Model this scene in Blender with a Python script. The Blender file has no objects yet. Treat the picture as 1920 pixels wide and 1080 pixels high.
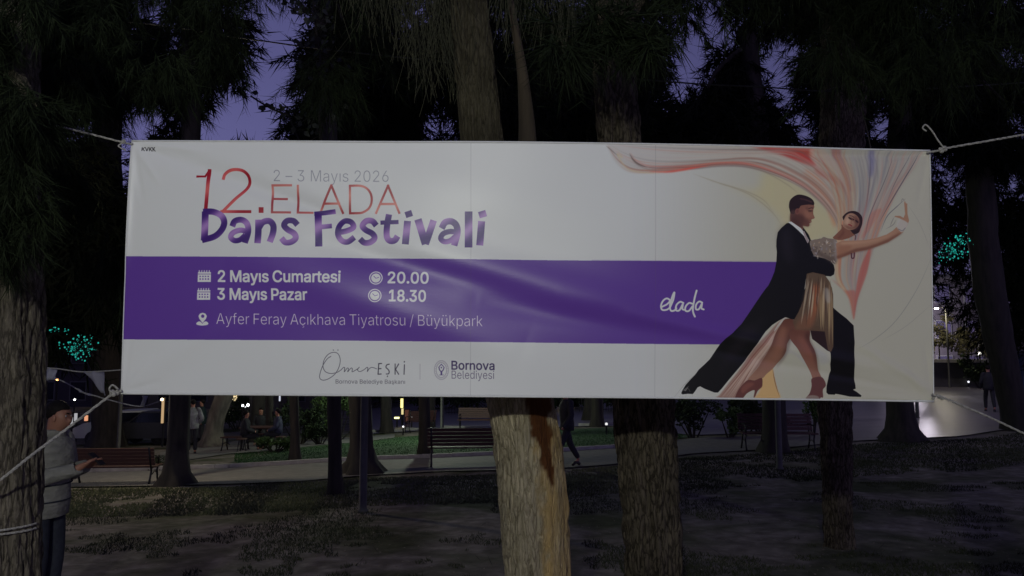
import bpy, bmesh, math, random
import numpy as np
from mathutils import Vector, Matrix, noise

# ------------------------------------------------------------------ camera, sky, exposure
sc = bpy.context.scene
COL = sc.collection
cam_d = bpy.data.cameras.new('camera'); cam = bpy.data.objects.new('camera', cam_d); COL.objects.link(cam); sc.camera = cam
cam_d.sensor_width = 36.0; cam_d.lens = 36.0 * 1400 / 1920
cam_d.clip_start = .05; cam_d.clip_end = 600
cam.location = (0, 0, 2.15)
cam.rotation_euler = (math.pi / 2 + math.atan(125 / 1400), 0, 0)

world = bpy.data.worlds.new('World'); sc.world = world; world.use_nodes = True
wn = world.node_tree; wn.nodes.clear()
wo = wn.nodes.new('ShaderNodeOutputWorld'); wb = wn.nodes.new('ShaderNodeBackground')
# dusk: a low-sun sky, darkened and pulled to the violet the photograph's white balance gives it
sky = wn.nodes.new('ShaderNodeTexSky'); sky.sky_type = 'NISHITA'; sky.sun_disc = False
sky.sun_elevation = math.radians(1.0); sky.sun_rotation = math.radians(150); sky.altitude = 50
hs = wn.nodes.new('ShaderNodeHueSaturation'); hs.inputs['Saturation'].default_value = .25
tint = wn.nodes.new('ShaderNodeMix'); tint.data_type = 'RGBA'; tint.blend_type = 'MULTIPLY'; tint.inputs[0].default_value = 1
tint.inputs[7].default_value = (.62, .58, 1.45, 1)
wn.links.new(sky.outputs[0], hs.inputs['Color']); wn.links.new(hs.outputs[0], tint.inputs[6])
wn.links.new(tint.outputs[2], wb.inputs['Color']); wn.links.new(wb.outputs[0], wo.inputs['Surface'])
wb.inputs['Strength'].default_value = .15

sc.view_settings.view_transform = 'Standard'; sc.view_settings.look = 'None'
sc.view_settings.exposure = 0; sc.view_settings.gamma = 1
sc.render.engine = 'CYCLES'
sc.cycles.use_denoising = True
sc.cycles.max_bounces = 5; sc.cycles.transparent_max_bounces = 4
sc.cycles.sample_clamp_indirect = 3.0
sc.cycles.blur_glossy = 0.5
R = random.Random(11)

# outlines of the sans lettering on the banner (thousandths of an em)
GLYPHS = {
'.':(188,'95,-4 78,-1 63,9 53,24 50,41 53,59 63,73 78,83 95,87 113,83 128,73 138,59 141,41 138,24 128,9 113,-1'),
'/':(249,'235,533 71,-76 14,-76 178,533'),
'0':(453,'227,-7 191,-3 158,7 130,24 105,48 85,77 69,113 57,155 50,202 48,254 50,306 57,353 69,395 85,431 106,461 130,484 159,502 191,512 227,516 262,512 295,502 323,484 348,461 368,431 384,395 396,353 403,306 405,254 403,202 396,155 384,113 368,77 348,48 323,24 295,7 263,-3|227,50 250,52 271,60 290,74 313,103 330,144 340,194 344,254 340,314 330,365 313,405 290,435 271,449 250,457 227,460 203,457 182,449 163,435 140,405 123,365 113,314 109,254 113,194 123,144 140,103 163,74 182,60 203,52'),
'1':(453,'76,0 76,55 391,55 391,0|276,509 276,0 212,0 212,448 209,448 86,358 86,427 198,509'),
'2':(453,'64,0 64,47 234,229 282,282 299,305 311,327 318,348 320,371 317,397 308,419 293,436 273,449 250,457 224,460 196,457 172,447 153,433 139,413 130,390 127,362 66,362 71,405 86,442 111,473 143,496 182,511 225,516 268,511 306,497 337,474 361,445 376,411 381,372 378,345 371,318 357,290 336,259 267,180 153,60 153,57 389,57 389,0'),
'3':(453,'218,-7 173,-3 133,10 98,30 70,57 52,91 44,132 109,132 115,107 126,87 144,71 165,59 191,52 219,50 248,53 275,61 297,74 315,93 325,116 329,145 326,172 316,196 299,217 275,234 242,244 201,248 157,248 157,299 288,448 288,452 70,452 70,509 372,509 372,461 211,278 211,289 247,290 279,286 308,276 333,262 354,244 371,222 387,186 393,145 390,116 383,90 370,66 344,36 309,12 266,-2'),
'6':(453,'226,-7 182,-1 142,15 109,40 84,74 69,115 64,162 68,199 80,239 102,285 137,340 252,509 322,509 151,261 145,261 154,275 165,288 179,299 196,307 214,312 235,314 278,309 316,295 346,271 370,240 384,201 389,157 384,112 368,73 343,39 310,14 271,-2|226,48 254,52 279,63 299,79 314,101 324,128 327,157 324,187 314,213 299,235 279,251 254,262 226,265 198,262 174,252 153,235 138,214 128,188 125,158 128,128 138,102 153,79 174,63 198,52'),
'8':(453,'226,-7 178,-2 136,11 101,33 74,62 57,96 52,135 55,166 65,195 81,220 101,241 125,256 153,265 153,267 129,276 109,289 93,308 80,330 73,354 70,380 75,417 90,450 114,477 146,498 184,511 226,516 269,511 306,498 337,477 361,450 377,417 382,380 376,342 359,308 343,289 323,276 300,267 300,265 327,256 351,241 372,220 387,195 397,166 401,135 398,109 391,84 378,62 352,33 317,11 275,-2|226,49 258,52 285,60 307,74 323,91 333,113 337,139 333,165 322,189 305,208 283,223 256,232 226,235 196,232 169,223 147,208 130,189 119,165 115,139 119,113 129,91 145,74 167,60 195,52|226,290 252,292 274,300 293,313 307,330 316,351 319,376 316,399 308,420 294,437 275,449 252,457 226,460 200,457 177,449 159,437 145,420 136,399 133,376 136,351 145,330 159,313 178,300 201,292'),
'A':(480,'16,0 201,509 276,509 463,0 395,0 287,302 264,372 232,478 245,478 213,371 191,302 85,0|110,142 110,199 370,199 370,142'),
'B':(456,'60,0 60,509 241,509 289,504 329,491 359,469 381,442 394,410 398,374 395,344 387,320 373,301 356,286 336,275 315,267 315,262 339,257 363,245 385,227 402,203 414,173 418,136 413,100 400,67 377,39 344,18 301,4 247,0|125,57 245,57 281,60 309,67 330,80 344,96 353,115 355,137 352,161 342,184 327,203 306,218 279,228 248,231 125,231|125,285 238,285 265,288 288,296 308,309 323,326 333,348 336,372 333,393 326,412 313,429 294,442 270,449 240,452 125,452'),
'C':(510,'267,-7 225,-3 186,7 150,25 119,49 92,79 70,115 53,157 44,203 40,254 44,305 53,352 70,393 92,429 119,459 150,484 186,501 225,512 267,516 305,513 340,504 373,490 402,471 427,447 448,418 463,385 473,348 408,348 401,373 389,395 375,413 357,428 337,440 315,449 292,454 267,456 237,453 209,445 184,432 161,414 141,391 125,364 113,332 106,295 103,254 106,213 113,177 125,145 141,117 161,94 184,76 210,63 237,56 267,53 292,55 315,60 337,69 357,81 375,96 389,114 401,136 408,160 473,160 463,124 448,91 428,62 402,38 373,19 341,5 305,-4'),
'D':(502,'219,0 96,0 96,57 215,57 254,60 288,68 318,81 343,99 363,122 379,149 394,198 399,255 394,312 379,361 364,388 344,410 320,428 291,441 258,449 221,452 93,452 93,509 225,509 273,505 315,495 353,478 385,455 412,426 433,391 449,351 458,306 462,255 458,205 449,159 433,119 411,83 384,54 351,31 312,14 268,3|125,509 125,0 60,0 60,509'),
'E':(419,'60,0 60,509 372,509 372,452 125,452 125,286 355,286 355,229 125,229 125,57 375,57 375,0'),
'F':(410,'60,0 60,509 369,509 369,452 125,452 125,278 346,278 346,221 125,221 125,0'),
'K':(467,'104,145 104,216 139,261 174,303 212,344 364,509 448,509 231,276 228,276|60,0 60,509 125,509 125,334 124,225 125,193 125,0|372,0 188,259 228,309 449,0'),
'L':(393,'60,0 60,509 125,509 125,57 361,57 361,0'),
'M':(628,'60,0 60,509 152,509 277,187 287,159 299,123 311,84 322,49 307,49 318,83 330,121 342,158 352,187 476,509 568,509 568,0 504,0 504,291 504,327 505,369 506,413 507,457 513,457 498,409 482,363 467,322 456,291 342,0 286,0 170,291 159,321 145,361 129,408 112,457 119,457 120,416 121,372 122,328 122,291 122,0'),
'P':(445,'60,0 60,509 235,509 272,506 305,499 332,487 356,471 375,452 390,430 404,391 409,348 404,304 390,265 375,243 356,223 332,207 305,195 272,188 235,186 109,186 109,242 233,242 269,246 297,256 318,272 333,294 342,319 344,348 342,376 333,402 318,423 297,439 268,449 232,452 125,452 125,0'),
'T':(449,'32,452 32,509 417,509 417,452 257,452 257,0 193,0 193,452'),
'V':(480,'204,0 16,509 84,509 192,206 215,137 248,31 235,31 267,138 290,206 395,509 463,509 278,0'),
'a':(389,'160,-9 126,-5 94,5 68,22 48,45 35,73 30,108 34,138 43,161 58,179 78,193 100,203 125,211 178,220 234,227 252,230 265,235 273,243 276,255 276,257 273,279 267,297 256,311 240,322 220,329 196,331 171,329 149,322 132,313 118,301 107,288 100,274 41,291 57,322 79,346 104,364 133,375 163,382 194,384 239,379 263,372 286,360 306,343 322,320 333,290 337,251 337,0 277,0 277,52 272,52 252,25 236,12 215,1 190,-6|170,45 202,49 228,59 248,74 263,93 272,115 276,138 276,190 259,182 231,176 200,171 175,168 134,159 117,150 103,139 95,124 92,105 94,87 102,72 114,61 130,52 149,47'),
'd':(424,'195,-8 165,-6 137,3 111,16 89,34 70,57 55,84 39,133 34,189 39,245 55,293 70,320 89,342 112,361 137,374 165,382 196,384 228,381 253,373 272,360 287,346 306,319 311,319 311,509 372,509 372,0 313,0 313,59 307,59 287,31 272,17 252,4 227,-5|205,47 236,51 263,65 284,86 299,115 309,150 312,189 309,229 300,263 284,291 263,312 237,325 205,330 172,325 145,311 124,290 108,261 99,227 96,189 99,151 109,117 124,88 145,66 172,51'),
'e':(404,'212,-8 177,-5 145,3 117,16 92,35 72,58 56,85 40,132 34,187 39,242 55,290 71,317 91,340 115,359 142,373 172,382 205,384 236,382 266,374 294,361 319,341 341,315 357,282 368,242 371,194 371,169 75,169 75,221 338,221 310,202 307,237 298,269 283,294 263,314 237,326 205,330 173,326 146,313 125,294 109,270 99,241 96,211 96,178 100,139 110,106 128,80 151,61 179,50 212,46 234,48 254,53 271,61 285,73 297,88 306,105 365,91 353,63 335,39 311,19 283,4 249,-5'),
'f':(254,'228,379 228,327 6,327 6,379|81,0 81,432 84,461 96,486 113,505 135,519 161,527 187,530 222,527 243,521 227,468 215,472 195,474 171,470 154,460 145,443 142,419 142,0'),
'h':(410,'114,227 114,0 53,0 53,509 114,509 114,287 102,287 116,319 132,344 152,362 175,374 200,382 227,384 264,380 295,369 321,349 341,321 353,285 357,240 357,0 296,0 296,235 293,263 286,286 273,304 256,318 235,326 210,329 184,326 161,317 141,303 126,283 117,257'),
'i':(167,'53,0 53,379 114,379 114,0|84,443 67,446 54,455 44,468 41,483 44,499 54,512 67,521 84,524 100,521 114,512 123,499 126,483 123,468 114,455 100,446'),
'k':(381,'110,137 110,212 121,212 284,379 360,379 184,199 177,199|53,0 53,509 114,509 114,0|294,0 148,186 191,229 372,0'),
'l':(189,'139,-2 112,0 91,8 74,20 62,37 55,59 53,84 53,509 114,509 114,99 115,77 120,62 130,54 146,52 160,53 170,54 181,3 162,-1'),
'm':(610,'53,0 53,379 112,379 112,295 108,295 118,323 132,346 151,363 172,376 195,384 219,386 245,383 268,375 287,361 309,331 321,295 312,295 322,321 337,343 357,361 381,375 407,383 437,386 468,383 497,372 522,354 541,328 553,296 557,255 557,0 496,0 496,254 493,279 485,298 473,313 447,326 419,330 395,328 374,320 358,307 345,290 338,270 335,247 335,0 274,0 274,260 272,280 265,297 253,311 229,326 199,330 178,328 158,320 140,307 126,289 117,266 114,238 114,0'),
'n':(410,'114,227 114,0 53,0 53,379 112,379 112,287 102,287 116,319 132,344 152,362 175,374 200,382 227,384 264,380 295,369 321,349 341,321 353,285 357,240 357,0 296,0 296,235 293,263 286,286 273,304 256,318 235,326 210,329 184,326 161,317 141,303 126,283 117,257'),
'o':(415,'207,-8 174,-5 144,3 117,16 93,35 72,58 56,85 44,116 37,150 34,187 37,225 44,260 56,291 72,318 93,341 117,360 144,374 174,382 207,384 241,382 271,374 299,360 323,341 343,318 359,291 371,260 379,225 381,187 379,150 371,116 359,85 343,58 323,35 299,16 271,3 241,-5|207,46 242,51 270,66 292,89 307,117 316,151 319,187 316,224 307,258 292,287 270,310 242,325 207,330 173,325 145,310 124,287 108,258 99,224 96,187 99,151 108,117 124,89 145,66 173,51'),
'p':(424,'53,-143 53,379 112,379 112,319 118,319 137,346 152,360 171,373 197,381 229,384 259,382 287,374 313,361 335,342 354,320 370,293 385,245 390,189 385,133 370,84 355,57 336,34 313,16 288,3 260,-6 229,-8 198,-5 173,4 153,17 138,31 118,59 114,59 114,-143|220,47 253,51 279,66 301,88 316,117 325,151 328,189 325,227 316,261 301,290 280,311 253,325 220,330 188,325 161,312 140,291 125,263 116,229 113,189 116,150 125,115 140,86 162,65 188,51'),
'r':(259,'53,0 53,379 112,379 112,321 115,321 130,347 152,367 181,380 213,385 229,384 243,384 243,322 230,324 207,326 182,323 159,315 140,301 126,284 117,262 114,237 114,0'),
's':(365,'182,-8 145,-5 112,3 84,18 62,38 45,63 36,94 94,107 105,79 124,60 150,49 181,45 217,50 244,62 262,81 268,103 265,121 254,136 237,147 212,155 149,170 104,186 72,208 58,227 50,249 47,274 51,305 65,332 87,354 115,370 149,381 187,384 223,381 254,372 279,358 299,339 314,316 324,290 268,277 258,298 243,316 219,328 187,333 156,329 131,317 114,299 109,277 112,258 124,243 144,232 172,223 229,209 275,194 306,171 320,153 328,131 331,107 326,75 312,47 290,24 260,6 223,-5'),
't':(227,'204,379 204,327 6,327 6,379|65,471 126,471 126,98 128,76 136,61 150,53 170,50 185,51 202,54 213,2 192,-3 168,-4 138,-1 113,7 92,21 77,41 68,64 65,93'),
'u':(410,'182,-5 146,-1 115,11 89,31 69,59 57,95 53,139 53,379 114,379 114,144 116,117 124,94 137,75 154,61 175,53 200,50 226,53 249,62 268,77 283,97 293,122 296,153 296,379 357,379 357,0 298,0 298,92 307,92 294,60 277,35 257,17 222,0'),
'v':(389,'163,0 17,379 84,379 165,155 187,87 206,21 184,21 203,87 224,155 305,379 371,379 226,0'),
'y':(389,'47,-139 61,-86 71,-87 88,-90 104,-89 118,-84 130,-74 141,-58 151,-36 163,-1 17,379 84,379 165,155 187,87 206,21 184,21 202,87 224,155 305,379 371,379 204,-58 191,-85 177,-107 159,-124 139,-136 117,-143 91,-145 65,-143'),
'z':(380,'42,0 42,46 254,320 254,323 48,323 48,379 333,379 333,331 126,60 126,56 339,56 339,0'),
'ç':(396,'207,-8 174,-5 144,3 117,16 93,35 72,58 56,85 44,116 37,150 34,187 37,225 44,260 56,291 72,318 93,341 117,360 144,374 174,382 207,384 234,383 260,377 284,368 305,356 324,341 340,322 353,301 362,277 303,262 290,289 270,311 242,325 207,330 173,325 145,310 124,287 108,258 99,224 96,187 99,151 108,117 124,89 145,66 173,51 207,46 243,52 271,66 292,89 304,117 363,102 354,78 341,56 325,37 306,21 285,9 261,-1 235,-6|169,-143 169,-107 210,-107 226,-106 236,-102 241,-95 243,-84 241,-74 236,-67 226,-63 210,-62 182,-62 192,16 224,16 224,0 224,-29 253,-34 273,-44 285,-61 289,-85 287,-103 280,-118 270,-129 245,-139 210,-143'),
'ü':(410,'182,-5 146,-1 115,11 89,31 69,59 57,95 53,139 53,379 114,379 114,144 116,117 124,94 137,75 154,61 175,53 200,50 226,53 249,62 268,77 283,97 293,122 296,153 296,379 357,379 357,0 298,0 298,92 307,92 294,60 277,35 257,17 222,0|277,443 261,446 248,455 239,468 236,483 239,499 248,512 261,520 277,523 292,520 305,512 314,499 317,483 314,468 305,455 292,446|133,443 118,446 104,455 96,468 93,483 96,499 104,512 118,520 133,523 149,520 162,512 170,499 173,483 170,468 162,455 149,446'),
'İ':(300,'31,0 31,57 118,57 118,452 31,452 31,509 269,509 269,452 183,452 183,57 269,57 269,0|150,572 134,575 120,584 111,597 108,612 111,628 120,641 134,650 150,653 167,650 180,641 190,628 193,612 190,597 180,584 167,575'),
'ı':(167,'53,0 53,379 114,379 114,0'),
'Ş':(447,'224,-9 172,-4 128,9 91,31 64,60 46,96 38,137 104,137 110,110 123,88 142,71 166,59 194,52 224,49 257,52 286,60 311,74 329,92 341,114 346,139 342,161 332,179 316,193 296,205 245,222 184,239 145,253 112,269 86,289 67,313 56,341 52,372 54,400 62,425 75,448 102,476 138,498 180,511 227,516 275,511 316,498 351,476 377,449 394,415 401,378 337,378 332,402 320,421 302,437 280,449 254,456 225,459 194,456 167,448 145,435 129,418 118,398 115,376 119,352 131,334 148,319 169,308 212,293 264,279 312,264 336,252 359,238 379,220 395,198 405,171 408,139 403,99 386,64 360,34 323,11 278,-4|186,-143 186,-107 226,-107 242,-106 252,-102 258,-95 259,-84 258,-74 252,-67 242,-63 226,-62 198,-62 208,16 241,16 241,0 241,-29 269,-34 290,-44 301,-61 305,-85 303,-103 297,-118 286,-129 261,-139 226,-143'),
'ş':(365,'182,-8 145,-5 112,3 84,18 62,38 45,63 36,94 94,107 105,79 124,60 150,49 181,45 217,50 244,62 262,81 268,103 265,121 254,136 237,147 212,155 149,170 104,186 72,208 58,227 50,249 47,274 51,305 65,332 87,354 115,370 149,381 187,384 223,381 254,372 279,358 299,339 314,316 324,290 268,277 258,298 243,316 219,328 187,333 156,329 131,317 114,299 109,277 112,258 124,243 144,232 172,223 229,209 275,194 306,171 320,153 328,131 331,107 326,75 312,47 290,24 260,6 223,-5|147,-143 147,-107 188,-107 204,-106 214,-102 219,-95 221,-84 219,-74 214,-67 204,-63 188,-62 160,-62 170,16 202,16 202,0 202,-29 231,-34 251,-44 263,-61 267,-85 265,-103 258,-118 248,-129 223,-139 188,-143'),
'–':(350,'350,244 350,188 0,188 0,244'),
}
# ------------------------------------------------------------------ printed artwork of the banner (rasterised here, no file is read)
FPX, CAMZ, HORIZON = 1400.0, 2.15, 665.0
PITCH = math.atan((HORIZON - 540.0) / FPX)
def ray(px, py):
    u = (np.asarray(px, float) - 960) / FPX; v = (540 - np.asarray(py, float)) / FPX
    c, s = math.cos(PITCH), math.sin(PITCH)
    return u, c - v * s, s + v * c
def at(px, py, Y):
    x, y, z = ray(px, py); return (float(x * Y / y), float(Y), float(CAMZ + z * Y / y))
def on_ground(px, py, z=0.0):
    x, y, zz = ray(px, py); t = (z - CAMZ) / zz; return (float(x * t), float(y * t), z)

BAN_Y = 3.73
TX0, TX1, TZ0, TZ1, TS = -2.10, 2.20, 1.86, 3.30, 760.0
TW, TH = int((TX1 - TX0) * TS), int((TZ1 - TZ0) * TS)
def to_tex(pts):
    p = np.asarray(pts, float).reshape(-1, 2)
    x, y, z = ray(p[:, 0], p[:, 1])
    X = x * BAN_Y / y; Z = CAMZ + z * BAN_Y / y
    return np.stack([(X - TX0) * TS, (TZ1 - Z) * TS], 1)
C4 = lambda P: [(1100 + x / 2.8235, 250 + y / 2.8235) for x, y in P]
C1 = lambda P: [(220 + x / 4, 250 + y / 4) for x, y in P]
C3 = lambda P: [(340 + x / 3.2, 480 + y / 3.2) for x, y in P]
C6 = lambda P: [(560 + x / 4.364, 630 + y / 4.364) for x, y in P]
C7 = lambda P: [(1440 + x / 4.91, 340 + y / 4.91) for x, y in P]
C8 = lambda P: [(1260 + x / 4.908, 540 + y / 4.908) for x, y in P]

def smooth(pts, n=8, closed=False):
    p = np.asarray(pts, float)
    if len(p) < 3: return p
    if closed: q = np.vstack([p[-1], p, p[0], p[1]])
    else: q = np.vstack([2 * p[0] - p[1], p, 2 * p[-1] - p[-2]])
    out = []
    for i in range(1, len(q) - 2):
        a, b, c, d = q[i - 1], q[i], q[i + 1], q[i + 2]
        for t in np.arange(n) / n:
            out.append(0.5 * (2 * b + (c - a) * t + (2 * a - 5 * b + 4 * c - d) * t * t + (3 * b - a - 3 * c + d) * t ** 3))
    if not closed: out.append(p[-1])
    return np.array(out)

canvas = None
def mask_of(polys, ss=3, grow=0.0, pad=3):
    """coverage of polygons (texture px), signed-area accumulation; grow in texture px"""
    allp = np.vstack(polys)
    m = pad + abs(grow)
    x0 = max(0, int(allp[:, 0].min() - m)); x1 = min(TW, int(allp[:, 0].max() + m) + 2)
    y0 = max(0, int(allp[:, 1].min() - m)); y1 = min(TH, int(allp[:, 1].max() + m) + 2)
    if x1 <= x0 or y1 <= y0: return None
    w, h = (x1 - x0) * ss, (y1 - y0) * ss
    acc = np.zeros((h, w + 2))
    for P in polys:
        q = (P - (x0, y0)) * ss
        a = q; b = np.roll(q, -1, 0)
        for (ax, ay), (bx, by) in zip(a, b):
            if ay == by: continue
            s = 1.0
            if ay > by: ax, ay, bx, by, s = bx, by, ax, ay, -1.0
            r0 = max(0, int(math.ceil(ay - .5))); r1 = min(h - 1, int(math.ceil(by - .5)) - 1)
            if r1 < r0: continue
            r = np.arange(r0, r1 + 1)
            xx = np.clip(ax + (r + .5 - ay) * (bx - ax) / (by - ay), 0, w - .001)
            ix = xx.astype(int); f = xx - ix
            acc[r, ix] += s * (1 - f); acc[r, ix + 1] += s * f
    cov = np.clip(np.abs(np.cumsum(acc, 1)[:, :w]), 0, 1)
    if grow:
        rad = abs(grow) * ss; fn = np.minimum if grow < 0 else np.maximum; res = cov.copy()
        for rr in ([rad] if rad < 2.5 else [rad, rad * .5]):
            for k in range(16):
                dx, dy = int(round(rr * math.cos(k * math.pi / 8))), int(round(rr * math.sin(k * math.pi / 8)))
                res = fn(res, np.roll(np.roll(cov, dy, 0), dx, 1))
        cov = res
    return x0, y0, cov.reshape(y1 - y0, ss, x1 - x0, ss).mean((1, 3))
def box_blur(m, r):
    for ax in (0, 1):
        for _ in range(2):
            k = int(r)
            if k < 1: continue
            pw = [(0, 0), (0, 0)]; pw[ax] = (k + 1, k)
            c = np.cumsum(np.pad(m, pw), axis=ax)
            m = (np.take(c, np.arange(2 * k + 1, c.shape[ax]), ax) - np.take(c, np.arange(0, c.shape[ax] - 2 * k - 1), ax)) / (2 * k + 1)
    return m
def blend(mk, col, alpha=1.0):
    if mk is None: return
    x0, y0, m = mk; h, w = m.shape
    reg = canvas[y0:y0 + h, x0:x0 + w]
    if callable(col):
        yy, xx = np.mgrid[y0:y0 + h, x0:x0 + w]; col = col(xx, yy)
    else: col = np.array(col, float)
    a = (m * alpha)[..., None]
    reg[:] = reg * (1 - a) + col * a
def fill(pts, col, alpha=1.0, sm=0, blur=0, ss=3):
    p = smooth(pts, sm, True) if sm else np.asarray(pts, float)
    mk = mask_of([to_tex(p)], ss, pad=3 + blur * 3)
    if mk and blur: mk = (mk[0], mk[1], box_blur(mk[2], blur))
    blend(mk, col, alpha)
def ribbon(pts, w, sm=8, caps=False, taper=None):
    """polygon list for a stroke; w in photo px"""
    p = smooth(pts, sm) if (sm and len(pts) > 2) else np.asarray(pts, float)
    t = np.gradient(p, axis=0); t /= np.maximum(np.linalg.norm(t, axis=1, keepdims=True), 1e-6)
    n = np.stack([-t[:, 1], t[:, 0]], 1)
    s = np.linspace(0, 1, len(p))
    ww = np.full(len(p), w / 2.0)
    if taper: ww = ww * np.interp(s, np.linspace(0, 1, len(taper)), taper)
    L, R = p + n * ww[:, None], p - n * ww[:, None]
    polys = []
    for i in range(len(p) - 1):      # quads with one orientation, so overlaps never cancel
        q = np.array([L[i], L[i + 1], R[i + 1], R[i]])
        ar = np.sum(q[:, 0] * np.roll(q[:, 1], -1) - q[:, 1] * np.roll(q[:, 0], -1))
        polys.append(q if ar > 0 else q[::-1])
    dist = np.concatenate([[0], np.cumsum(np.linalg.norm(np.diff(p, axis=0), axis=1))])
    idx = range(0, len(p)) if caps else [i for i in range(1, len(p) - 1) if min(dist[i], dist[-1] - dist[i]) > w * .55]
    for i in idx:
        if ww[i] < .35: continue
        a = np.linspace(0, 2 * math.pi, 11)[:-1]
        polys.append(np.stack([p[i, 0] + ww[i] * np.cos(a), p[i, 1] + ww[i] * np.sin(a)], 1))
    return polys
def stroke(pts, w, col, alpha=1.0, sm=8, caps=True, taper=None, ss=3):
    blend(mask_of([to_tex(q) for q in ribbon(pts, w, sm, caps, taper)], ss), col, alpha)
def thread(pts, w, col, alpha, sm=5, taper=(0.1, 1, 1, .1)):
    """cheap long thin stroke: one polygon"""
    p = smooth(pts, sm) if sm else np.asarray(pts, float)
    t = np.gradient(p, axis=0); t /= np.maximum(np.linalg.norm(t, axis=1, keepdims=True), 1e-6)
    n = np.stack([-t[:, 1], t[:, 0]], 1)
    ww = w / 2 * np.interp(np.linspace(0, 1, len(p)), np.linspace(0, 1, len(taper)), taper)[:, None]
    blend(mask_of([to_tex(np.vstack([p + n * ww, (p - n * ww)[::-1]]))], 2), col, alpha)
def text(s, x0, x1, yb0, yb1, cap, col, grow=0.0, alpha=1.0, track=0, space=188):
    """set a line of text between x0 and x1 (photo px), baseline yb0..yb1, cap height in px; grow in photo px"""
    adv = 0; glyphs = []; lo = 1e9; hi = -1e9
    for ch in s:
        if ch == ' ': adv += space; continue
        a, data = GLYPHS[ch]
        sp = [np.array([[float(v) for v in q.split(',')] for q in c.split()]) for c in data.split('|')]
        for c in sp: c[:, 0] += adv
        glyphs.append(sp); adv += a + track
        lo = min(lo, min(c[:, 0].min() for c in sp)); hi = max(hi, max(c[:, 0].max() for c in sp))
    k = (x1 - x0) / (hi - lo); ky = cap / 452.0
    for sp in glyphs:
        polys = []
        for c in sp:
            x = x0 + (c[:, 0] - lo) * k
            y = yb0 + (yb1 - yb0) * (x - x0) / (x1 - x0) - c[:, 1] * ky
            polys.append(to_tex(np.stack([x, y], 1)))
        blend(mask_of(polys, 4, grow * TS * BAN_Y / FPX), col, alpha)

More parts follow.
